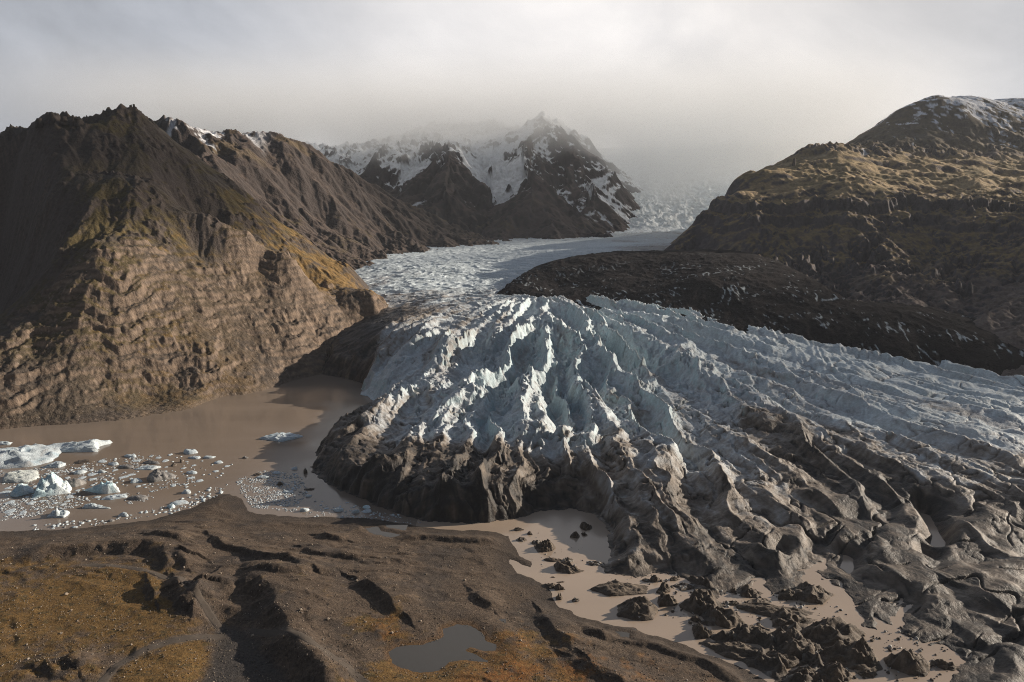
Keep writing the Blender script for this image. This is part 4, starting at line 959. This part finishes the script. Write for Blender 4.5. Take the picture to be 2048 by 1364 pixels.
# debris-covered ice mounds in the pools
MOUNDS = [
    (1091, 1092, 38, .5, 20, c_dark, .2, (.4, .1), 'dark pointed mound near the left bank of the pale pool, higher at its right'),
    (1073, 1084, 27, .4, 7, c_mix, .8, (0, 0), 'low ice block speckled white touching the pointed mound'),
    (1037, 1058, 23, .35, 7, c_dark, .7, (0, 0), 'low flat dark mound by the upper left corner of the pale pool'),
    (1059, 1066, 13, .6, 7, c_dark, .4, (0, 0), 'little dark lump in the upper part of the pale pool'),
    (1042, 1078, 22, .4, 8, c_mix, .7, (0, 0), 'dark lump with white rubble at the moraine bank'),
    (1171, 1052, 28, .5, 15, c_dark, .5, (-.3, .2), 'rounded dark block near the head of the pale pool, leaning right'),
    (1150, 1070, 21, .5, 12, c_dark, .5, (.1, 0), 'dark lump casting a long shadow left of the rounded block'),
    (1168, 1068, 14, .5, 7, c_dark, .6, (0, 0), 'small dark lump just below the rounded block'),
    (1138, 1135, 56, .45, 18, c_dark, .35, (-.6, .2), 'big dark mound in mid pool, high at left and tapering right'),
    (1108, 1119, 33, .25, 6, c_dark, .8, (-.6, 0), 'thin dark bar lying up-left of the big mid-pool mound'),
    (1132, 1120, 28, .4, 9, c_mix, .6, (.3, 0), 'pale-topped lump directly behind the big mid-pool mound'),
    (1191, 1126, 36, .3, 5, c_mix, .8, (0, 0), 'flat grey speckled ice plate right of the big mid-pool mound'),
    (1246, 1176, 104, .36, 14, c_dark, .75, (-.4, .2), 'widest flat dark slab with a pointed right end in the pale pool'),
    (1152, 1199, 17, .6, 9, c_mix, .5, (0, 0), 'tiny round lump with a white right side, alone in the lower pool'),
    (1118, 1193, 15, .8, 13, c_dark, .5, (0, 0), 'oval dark stone-like lump beside the moraine bank'),
    (1117, 1174, 20, .6, 12, c_dark, .5, (0, 0), 'dark hook-shaped lump at the end of the bank spur'),
    (1100, 1171, 36, .3, 7, c_dark, .4, (.2, 0), 'low dark spur reaching from the moraine bank'),
    (1106, 1154, 10, .3, 2, c_dark, .8, (0, 0), 'thin dark sliver barely above water in the pale pool'),
    (1122, 1164, 18, .2, 2, c_dark, .8, (0, 0), 'second thin sliver, just above the bank spur'),
    (1272, 1212, 92, .42, 28, c_dark, .2, (.45, .1), 'tall dark wedge rising to the right in the lower pale pool'),
    (1333, 1200, 48, .5, 22, c_dark, .5, (0, 0), 'rough dark hump joined to the right of the tall wedge'),
    (1277, 1232, 27, .5, 12, c_mix, .6, (0, 0), 'small brown lump in front of the tall wedge'),
    (1329, 1176, 34, .5, 15, c_dark, .5, (.3, 0), 'dark lump just right of the widest flat slab'),
    (1310, 1158, 26, .6, 13, c_dark, .45, (-.2, .1), 'dark slanted lump at the ice edge above the flat slab'),
    (1347, 1157, 26, .4, 7, c_dark, .7, (0, 0), 'low oval mound at the ice edge, left of the rough shore'),
    (1292, 1160, 20, .4, 5, c_mix, .8, (0, 0), 'white-flecked plate at the ice edge above the flat slab'),
    (1370, 1172, 40, .4, 8, c_mix, .8, (0, 0), 'patch of white-flecked rubble ice by the rough shore'),
    (1400, 1205, 70, .6, 34, c_dark, .45, (.1, .2), 'large rough brown mound between the pale pool and the middle pool'),
    (1440, 1232, 84, .5, 30, c_dark, .5, (-.2, 0), 'jagged dark mound left of the long bar'),
    (1404, 1262, 46, .5, 22, c_dark, .35, (-.2, 0), 'pointed brown lump at the lower bank of the pale pool'),
    (1392, 1238, 30, .5, 12, c_dark, .5, (0, 0), 'dark lump at the right end of the pale pool'),
    (1536, 1217, 150, .16, 13, c_dark, .8, (0, 0), 'long narrow dark bar across the middle pool'),
    (1580, 1235, 78, .5, 22, c_dark, .4, (-.1, .1), 'rough mound just below the long narrow bar'),
    (1650, 1262, 122, .42, 34, c_dark, .45, (.3, .2), 'huge slanting ridge block with a fluted front face'),
    (1708, 1306, 108, .48, 38, c_dark, .35, (.05, .2), 'broken cliff-faced block over the lower right pool'),
    (1826, 1324, 96, .48, 34, c_dark, .5, (-.3, .1), 'broad striped mound in the lower right pool'),
    (1886, 1328, 44, .45, 14, c_dark, .6, (0, 0), 'low dark mound trailing right of the broad striped one'),
    (1626, 1186, 82, .55, 24, c_dark, .72, (0, 0), 'smooth dark mound shaped like a whaleback in the middle pool'),
    (1573, 1189, 42, .5, 16, c_dark, .5, (.2, 0), 'dark lump left of the smooth whaleback'),
    (1600, 1176, 16, .8, 12, c_dark, .4, (0, 0), 'little upright dark lump between two larger mounds'),
    (1514, 1203, 46, .4, 8, c_dark, .7, (0, 0), 'low mound above the left half of the long bar'),
    (1468, 1205, 30, .4, 7, c_dark, .7, (0, 0), 'small low mound at the left end of the long bar'),
    (1466, 1181, 16, .6, 9, c_dark, .5, (0, 0), 'tiny mound at the top left of the middle pool'),
    (1498, 1182, 38, .6, 18, c_dark, .5, (-.2, .2), 'dark hump at the upper bank of the middle pool'),
    (1733, 1347, 36, .4, 10, c_dark, .6, (0, 0), 'small dark mound near the bottom edge below the cliff-faced block'),
    (1520, 1236, 12, .5, 4, c_dark, .7, (0, 0), 'pebble-like lump in the small left arm of the middle pool'),
    (1518, 1248, 12, .6, 5, c_dark, .6, (0, 0), 'second pebble-like lump under the first one in the small arm'),
    (1586, 1292, 112, .5, 40, c_dark, .4, (.2, .1), 'large broken dark mass of ice left of the slanting ridge block'),
    (1672, 1348, 76, .5, 30, c_dark, .35, (0, .1), 'dark pyramid-like mass at the bottom edge'),
    (1494, 1264, 86, .45, 24, c_dark, .5, (0, 0), 'wide rubble mound between the middle pool and the moraine'),
    (1472, 1298, 112, .3, 16, c_dark, .6, (0, 0), 'long low rubble mound along the moraine edge'),
    (1556, 1318, 96, .32, 18, c_dark, .55, (0, 0), 'dark rubble mound nearest the bottom of the moraine edge'),
    (1634, 1302, 38, .5, 10, c_mix, .6, (0, 0), 'white-flecked ice lump in the channel beside the slanting ridge block'),
    (1546, 1272, 24, .5, 6, c_mix, .7, (0, 0), 'grey ice lump in the tiny pool left of the broken mass'),
    (1610, 1350, 70, .4, 22, c_dark, .4, (0, 0), 'dark mass at the bottom edge left of the pyramid-like one'),
]
for i, (u, v, wpx, asp, hpx, cf, flat, pk, lab) in enumerate(MOUNDS):
    k = pxm(u, v); big = wpx > 30
    o = blob('ice_mound', 500 + i, wpx * k / 2 * (1.18 if big else 1), max(wpx * k / 2 * asp / math.sin(vfor(u, v)) * (.9 if big else .75), .5), hpx * k / math.cos(vfor(u, v)) * .72, M_mound, cf, flat * .7 + .2, pk, nr=22 if big else 9, ns=60 if big else 24, rough=.6, steep=4.5, sink=.6, corners=.62)
    place(o, u, v + hpx * .25, 0, random.uniform(-.2, .2))
    for p_ in o.data.polygons: p_.use_smooth = big
    tag(o, lab, 'ice mound', 'debris-covered mounds in the pools')

pts = []
def crumbs(poly, n, smin, smax):
    xs_ = [p[0] for p in poly]; ys_ = [p[1] for p in poly]
    for k in range(n):
        u, v = random.uniform(min(xs_), max(xs_)), random.uniform(min(ys_), max(ys_))
        if inpoly(poly, u, v) and gn(np.array([u / 18]), np.array([v / 11]), 15)[0] > random.uniform(-.2, .5):
            p = PZ(u, v); pts.append((p[0], p[1], 0, smin + (smax - smin) * random.random() ** 3))
crumbs([(1200, 1110), (1240, 1150), (1360, 1146), (1390, 1190), (1370, 1200), (1300, 1170), (1220, 1160)], 700, .12, .8)
crumbs([(1380, 1190), (1460, 1180), (1560, 1190), (1640, 1200), (1700, 1220), (1690, 1250), (1560, 1255), (1460, 1240), (1390, 1262), (1330, 1230)], 1300, .12, .9)
crumbs([(1640, 1270), (1750, 1270), (1800, 1250), (1900, 1300), (1930, 1330), (1880, 1362), (1640, 1362)], 1000, .12, .9)
crumbs([(1030, 1055), (1060, 1060), (1180, 1100), (1150, 1150), (1100, 1160), (1060, 1120)], 260, .1, .5)
chips('ice_rubble', np.array(pts), M_mound, lambda r_, n: np.where(r_.random((n, 1)) < .3, col(.36, .35, .33), col(.085, .067, .052)) * (.6 + .6 * r_.random((n, 1))), 'dark and pale crumbs of ice rubble in the pale pools', 'ice rubble', .6, 5)

# stones on the moraine
def stone_mesh(name, seed, ratio):
    import bmesh
    bm = bmesh.new(); bmesh.ops.create_icosphere(bm, subdivisions=2, radius=1)
    P0 = np.array([v.co[:] for v in bm.verts])
    n = fbm(P0[:, 0] * 1.1 + seed, P0[:, 1] * 1.1 + P0[:, 2], 3, seed) * .55
    for v, k in zip(bm.verts, n):
        v.co = v.co * (1 + float(k)); v.co.z *= ratio
    me = bpy.data.meshes.new(name); bm.to_mesh(me); bm.free()
    a = me.attributes.new('Col', 'FLOAT_COLOR', 'POINT')
    b = [(.30, .245, .19), (.22, .185, .15), (.36, .31, .26), (.12, .10, .085)][seed % 4]
    cc = np.ones((len(me.vertices), 4), F32); cc[:, :3] = b; a.data.foreach_set('color', cc.ravel())
    me.materials.append(M_stone)
    return me
stones = [stone_mesh('boulder', s_, .7) for s_ in range(4)]
BIG = [(133, 1191, 7, 'tan boulder alone on the ochre grass at the left'), (603, 1245, 7, 'reddish pale boulder on the bare slope right of the dark hollow'), (560, 1131, 5, 'pale stone on the small scarp above the trail'),
       (714, 1173, 6, 'pale boulder on the scarp crest in the middle of the moraine'), (784, 1270, 6, 'dark boulder beside the orange moss near the grey pool'), (505, 1268, 6, 'pale boulder at the lip of the dark hollow'),
       (657, 1252, 5, 'pale stone lower right of the reddish boulder'), (122, 1270, 6, 'dark boulder in the ochre grass near the left edge'), (930, 1155, 5, 'pale stone standing on the brown slope above the grey pool'), (772, 1117, 5, 'tan stone on the moraine near its right crest'), (56, 1322, 6, 'pale boulder close to the bottom left corner'), (295, 1128, 6, 'square tan boulder on the dark scarp at the left')]
SMALL_POLY = [(0, 1090), (300, 1050), (500, 1045), (800, 1060), (980, 1075), (1020, 1140), (1100, 1210), (1250, 1275), (1420, 1330), (1450, 1362), (0, 1362)]
sm = []
while len(sm) < 130:
    u, v = random.uniform(0, 1450), random.uniform(1045, 1362)
    if inpoly(SMALL_POLY, u, v): sm.append((u, v, random.choice([2, 2.4, 2.8, 3.2, 3.8, 4.6]), None))
pq = np.array([PZ(u, v, 4.0) for u, v, *_ in BIG + sm]); gz = ground_height(pq[:, 0][None].astype(F32), pq[:, 1][None].astype(F32))[0]
for (u, v, s_, lab), p, g in zip(BIG + sm, pq, gz):
    o = bpy.data.objects.new('boulder', stones[random.choice([0, 0, 1, 2, 3])]); C.objects.link(o)
    r_ = s_ * pxm(u, v, 4) / 2; o.scale = (r_, r_ * random.uniform(.7, 1.1), r_); o.rotation_euler = (random.uniform(-.3, .3), random.uniform(-.3, .3), random.uniform(0, 6.28))
    o.location = (float(p[0]), float(p[1]), float(g) + r_ * .25)
    if lab: tag(o, lab, 'boulder', 'boulders on the moraine')
    else: tag(o, 'small loose stone, one of many strewn over the brown moraine', 'stone', 'stones strewn over the moraine')
pts = []
while len(pts) < 5000:
    u, v = random.uniform(0, 1460), random.uniform(1045, 1362)
    if inpoly(SMALL_POLY, u, v) and gn(np.array([u / 60]), np.array([v / 30]), 8)[0] > random.uniform(-.6, .5):
        p = PZ(u, v, 4); pts.append((p[0], p[1], 0, random.uniform(.08, .28)))
P_ = np.array(pts); P_[:, 2] = ground_height(P_[:, 0][None].astype(F32), P_[:, 1][None].astype(F32))[0] + .05
chips('gravel', P_, M_stone, lambda r_, n: col(.20, .165, .13) * (.4 + 1.0 * r_.random((n, 1)) ** 1.5), 'small pebbles strewn over the brown moraine', 'gravel', .7, 3)

# rock pinnacles on the skylines
def pinnacle(u, vb, Y_, wpx, hpx, seed, label, lean=0):
    b = PY(u, vb, Y_); k = Y_ / FOC
    nr, ns = 10, 14; t = np.linspace(0, 1, nr)
    th = np.linspace(0, 2 * np.pi, ns, endpoint=False)
    r_ = np.random.default_rng(seed)
    prof = (1.25 - .55 * t ** 1.4) * (1 + .18 * (r_.random(nr) - .5)); prof[-1] = .0
    rad = wpx * k / 2 * prof[:, None] * (1 + .45 * fbm(np.cos(th)[None] * 1.3 + seed + 0 * t[:, None], np.sin(th)[None] * 1.3 + t[:, None] * 1.7, 3, seed))
    z = (hpx * k + 5) * np.minimum(t * 1.08, 1)[:, None] - 5 + 0 * rad
    X_ = rad * np.cos(th)[None] + lean * t[:, None] * wpx * k; Y2 = rad * np.sin(th)[None]
    co = np.stack([X_, Y2, z], -1).reshape(-1, 3)
    i = np.arange(nr * ns).reshape(nr, ns); j = np.roll(i, -1, 1)
    q = np.stack([i[:-1], j[:-1], j[1:], i[1:]], -1).reshape(-1, 4)
    cl = np.zeros((nr, ns, 3), F32) + col(.07, .058, .05)
    o = link('rock_pinnacle', raw_mesh('rock_pinnacle', co, q, cl, smooth=False), M_rock)
    o.location = [float(x_) for x_ in b]
    tag(o, label, 'rock pinnacle')
pinnacle(262, 222, 884, 5, 11, 1, 'tall dark rock pillar on the left summit, left of its twin')
pinnacle(269, 222, 886, 5, 13, 2, 'tallest dark rock pillar on the left summit')
pinnacle(258, 224, 882, 3, 6, 3, 'short thin rock stub beside the summit pillars')
pinnacle(282, 231, 884, 5, 8, 4, 'small rock knob on the skyline just right of the summit pillars')
pinnacle(104, 240, 828, 11, 15, 5, 'dark rock tower on the castle-like crag at the far left')
pinnacle(128, 242, 830, 12, 9, 6, 'blocky rock tower right of the higher one on the far left crag')
pinnacle(156, 246, 834, 13, 9, 7, 'squared rock tower ending the crag beside the grass slope', .1)
pinnacle(80, 248, 832, 14, 11, 8, 'broad rock tower left of the highest one on the crag')
pinnacle(1588, 328, 1190, 5, 11, 9, 'lone finger of rock on the skyline of the right-hand mountain')
print('things', time.time() - T0)
#@@END@@

# ------------------------------------------------------------------ camera, light, sky, air
cam = bpy.data.cameras.new('camera'); co = bpy.data.objects.new('camera', cam); C.objects.link(co)
co.location = (0, 0, CAM_H); co.rotation_euler = (math.pi / 2 - PITCH, 0, 0)
cam.sensor_width = 36; cam.lens = FOC / 2048 * 36; cam.clip_end = 20000; cam.clip_start = 1
bpy.context.scene.camera = co

ELEV, AZ = math.radians(18.5), math.radians(71)      # azimuth clockwise from the view direction
sd_ = bpy.data.lights.new('sun', 'SUN'); sd_.energy = 5.0; sd_.angle = math.radians(.5); sd_.color = (1, .87, .72)
so = bpy.data.objects.new('sun', sd_); C.objects.link(so)
from mathutils import Vector
tosun = Vector((math.cos(ELEV) * math.sin(AZ), math.cos(ELEV) * math.cos(AZ), math.sin(ELEV)))
so.rotation_euler = tosun.to_track_quat('Z', 'Y').to_euler()

w = bpy.data.worlds.new('World'); bpy.context.scene.world = w; w.use_nodes = True
N, L = w.node_tree.nodes, w.node_tree.links
bg = N['Background']
sky = N.new('ShaderNodeTexSky'); sky.sky_type = 'NISHITA'; sky.sun_disc = False; sky.sun_elevation = ELEV; sky.sun_rotation = AZ
tc = N.new('ShaderNodeTexCoord')
def vdot(v):
    n = N.new('ShaderNodeVectorMath'); n.operation = 'DOT_PRODUCT'; n.inputs[1].default_value = v
    L.new(tc.outputs['Generated'], n.inputs[0]); return n.outputs['Value']
def mrange(src, a, b, c_, d_, smooth=True):
    n = N.new('ShaderNodeMapRange'); n.interpolation_type = 'SMOOTHSTEP' if smooth else 'LINEAR'
    for i, x in enumerate((a, b, c_, d_)): n.inputs[i + 1].default_value = x
    L.new(src, n.inputs[0]); return n.outputs[0]
def mth(op, a, b):
    n = N.new('ShaderNodeMath'); n.operation = op
    for i, x in enumerate((a, b)):
        if isinstance(x, (int, float)): n.inputs[i].default_value = x
        else: L.new(x, n.inputs[i])
    return n.outputs[0]
def udir(u, v):
    d = ray(u, v); d = d / np.linalg.norm(d); return tuple(float(k) for k in d)
nz = N.new('ShaderNodeTexNoise'); nz.inputs['Scale'].default_value = 2.6; nz.inputs['Detail'].default_value = 7; nz.inputs['Roughness'].default_value = .56
nz.inputs['Distortion'].default_value = .3
mp = N.new('ShaderNodeMapping'); mp.inputs['Scale'].default_value = (1, 1, 1.6)
L.new(tc.outputs['Generated'], mp.inputs[0]); L.new(mp.outputs[0], nz.inputs['Vector'])
noise = mrange(nz.outputs['Fac'], .3, .7, -.5, .5, False)
# bank of thin bright cloud in front of the hidden sun side, heavier cloud overhead and behind
glow1 = mrange(vdot(udir(1330, 60)), .80, 1.0, 0, 1)
glow2 = mrange(vdot(udir(1095, 120)), .965, 1.0, 0, 1)
zen = mrange(vdot((0, 0, 1)), .28, .85, 1, .42)
frontm = mrange(vdot((0, 1, 0)), -.4, .6, .25, 1)
val = mth('ADD', mth('ADD', .345, mth('MULTIPLY', glow1, .23)), mth('ADD', mth('MULTIPLY', glow2, .12), mth('MULTIPLY', noise, .26)))
val = mth('MULTIPLY', mth('MULTIPLY', val, zen), frontm)
warm = N.new('ShaderNodeMix'); warm.data_type = 'RGBA'
warm.inputs[6].default_value = (.94, .98, 1.08, 1); warm.inputs[7].default_value = (1.06, 1.0, .95, 1)
L.new(mth('ADD', mth('MULTIPLY', glow1, .8), mth('MULTIPLY', noise, .25)), warm.inputs[0])
cl_ = N.new('ShaderNodeVectorMath'); cl_.operation = 'SCALE'; L.new(warm.outputs[2], cl_.inputs[0])
L.new(mth('MULTIPLY', val, 1.0 / .08), cl_.inputs['Scale'])
tint = N.new('ShaderNodeMix'); tint.data_type = 'RGBA'
tint.inputs[6].default_value = (1, 1, 1, 1); tint.inputs[7].default_value = (.84, .98, 1.2, 1)
L.new(mrange(vdot((0, 0, 1)), .3, .7, 0, 1), tint.inputs[0])
mulw = N.new('ShaderNodeVectorMath'); mulw.operation = 'MULTIPLY'; L.new(cl_.outputs[0], mulw.inputs[0]); L.new(tint.outputs[2], mulw.inputs[1])
mixw = N.new('ShaderNodeMix'); mixw.data_type = 'RGBA'; mixw.inputs[0].default_value = .96
L.new(sky.outputs[0], mixw.inputs[6]); L.new(mulw.outputs[0], mixw.inputs[7])
L.new(mixw.outputs[2], bg.inputs[0]); bg.inputs[1].default_value = .08

def box(name, lo, hi, mat):
    x0, y0, z0 = lo; x1, y1, z1 = hi
    v = [(x0, y0, z0), (x1, y0, z0), (x1, y1, z0), (x0, y1, z0), (x0, y0, z1), (x1, y0, z1), (x1, y1, z1), (x0, y1, z1)]
    fcs = [(0, 3, 2, 1), (4, 5, 6, 7), (0, 1, 5, 4), (1, 2, 6, 5), (2, 3, 7, 6), (3, 0, 4, 7)]
    me = bpy.data.meshes.new(name); me.from_pydata(v, [], fcs); return link(name, me, mat)

def vol_mat(name):
    m = bpy.data.materials.new(name); m.use_nodes = True; nt = m.node_tree
    nt.nodes.remove(nt.nodes['Principled BSDF'])
    v = nt.nodes.new('ShaderNodeVolumePrincipled'); nt.links.new(v.outputs[0], nt.nodes['Material Output'].inputs['Volume'])
    return m, nt, v
HAZE = True
if HAZE:
    m, nt, v = vol_mat('thin blue air')
    v.inputs['Color'].default_value = (.86, .92, 1, 1); v.inputs['Density'].default_value = .00003; v.inputs['Anisotropy'].default_value = .2
    h = box('haze', (-4400, -4400, -60), (4400, 6100, 640), m); tag(h, 'thin bluish air over the whole valley', 'haze', kind='stuff')
CLOUD = True
if CLOUD:
    m, nt, v = vol_mat('cloud on the peaks'); n, l = nt.nodes, nt.links
    v.inputs['Color'].default_value = (.97, .99, 1, 1); v.inputs['Anisotropy'].default_value = .0
    ge = n.new('ShaderNodeNewGeometry'); sep = n.new('ShaderNodeSeparateXYZ'); l.new(ge.outputs['Position'], sep.inputs[0])
    n1 = n.new('ShaderNodeTexNoise'); n1.inputs['Scale'].default_value = .0038; n1.inputs['Detail'].default_value = 5; n1.inputs['Roughness'].default_value = .5
    l.new(ge.outputs['Position'], n1.inputs['Vector'])
    def mm(op, a, b):
        q = n.new('ShaderNodeMath'); q.operation = op
        for i, x in enumerate((a, b)):
            if isinstance(x, (int, float)): q.inputs[i].default_value = x
            else: l.new(x, q.inputs[i])
        return q.outputs[0]
    # the cloud base sinks to the right of the peak, over the icefall
    dip = n.new('ShaderNodeMapRange'); dip.interpolation_type = 'SMOOTHSTEP'
    for i, x in enumerate((250, 470, 0, 135)): dip.inputs[i + 1].default_value = x
    l.new(sep.outputs[0], dip.inputs[0])
    hgt = mm('ADD', mm('ADD', sep.outputs[2], dip.outputs[0]), mm('MULTIPLY', mm('SUBTRACT', n1.outputs[0], .5), 430))
    den = n.new('ShaderNodeMapRange'); den.interpolation_type = 'SMOOTHSTEP'
    for i, x in enumerate((305, 430, 0, .0027)): den.inputs[i + 1].default_value = x
    l.new(hgt, den.inputs[0])
    def fade(src, a, b):
        q = n.new('ShaderNodeMapRange'); q.interpolation_type = 'SMOOTHSTEP'
        for i, x in enumerate((a, b, 0, 1)): q.inputs[i + 1].default_value = x
        l.new(src, q.inputs[0]); return q.outputs[0]
    lim = mm('MULTIPLY', mm('MULTIPLY', fade(sep.outputs[0], 1350, 900), fade(sep.outputs[0], -1650, -900)), mm('MULTIPLY', fade(sep.outputs[2], 650, 455), fade(sep.outputs[1], 1660, 1950)))
    l.new(mm('MULTIPLY', den.outputs[0], lim), v.inputs['Density'])
    h = box('cloud', (-1650, 1650, 160), (1400, 2900, 790), m); tag(h, 'low grey cloud hiding the top of the snowy mountain', 'cloud', kind='stuff')

def shade_puff(name, target, dist, size, seed, label, thin=False):  # out-of-view cloud, added on the sun line to shade its target
    import bmesh
    bm = bmesh.new(); bmesh.ops.create_icosphere(bm, subdivisions=4, radius=1)
    P0 = np.array([v.co[:] for v in bm.verts])
    n = fbm(P0[:, 0] * 1.4 + seed, P0[:, 1] * 1.4 + P0[:, 2] * 1.3, 5, seed) * .55
    for v, k in zip(bm.verts, n): v.co = v.co * (1 + float(k))
    me = bpy.data.meshes.new(name); bm.to_mesh(me); bm.free()
    o = link(name, me, M_shade_thin if thin else M_shade_thick); o.scale = size; o.location = Vector(target) + tosun * dist
    o.rotation_euler = (0, 0, math.pi / 2 - AZ)
    return tag(o, label, 'cloud', kind='stuff')
M_shade_thick, nt, v = vol_mat('thick shade cloud'); v.inputs['Density'].default_value = .0042; v.inputs['Color'].default_value = (.97, .98, 1, 1)
M_shade_thin, nt, v = vol_mat('thin shade cloud'); v.inputs['Density'].default_value = .0032; v.inputs['Color'].default_value = (.97, .98, 1, 1)
if CLOUD:
    shade_puff('cloud', (-520, 795, 190), 2900, (320, 195, 80), 3, 'unseen cloud patch added high beyond the right-hand mountain to shade the left summit')
    shade_puff('cloud', (330, 590, 30), 3300, (300, 185, 60), 5, 'unseen cloud patch added high above the right-hand mountain to shade the right arm of the glacier', True)
    shade_puff('cloud', (60, 1260, 80), 3300, (300, 120, 34), 8, 'unseen cloud patch added high beyond the right-hand summit to shade the upper glacier', True)
sc = bpy.context.scene
sc.view_settings.view_transform = 'Standard'; sc.view_settings.look = 'None'; sc.view_settings.exposure = .5; sc.view_settings.gamma = 1
sc.cycles.use_denoising = True; sc.cycles.denoising_prefilter = 'NONE'; sc.cycles.filter_width = 1.0
sc.cycles.max_bounces = 16; sc.cycles.diffuse_bounces = 2; sc.cycles.glossy_bounces = 2; sc.cycles.volume_bounces = 14
sc.cycles.volume_step_rate = 1.0; sc.cycles.volume_max_steps = 64
print('script', time.time() - T0)
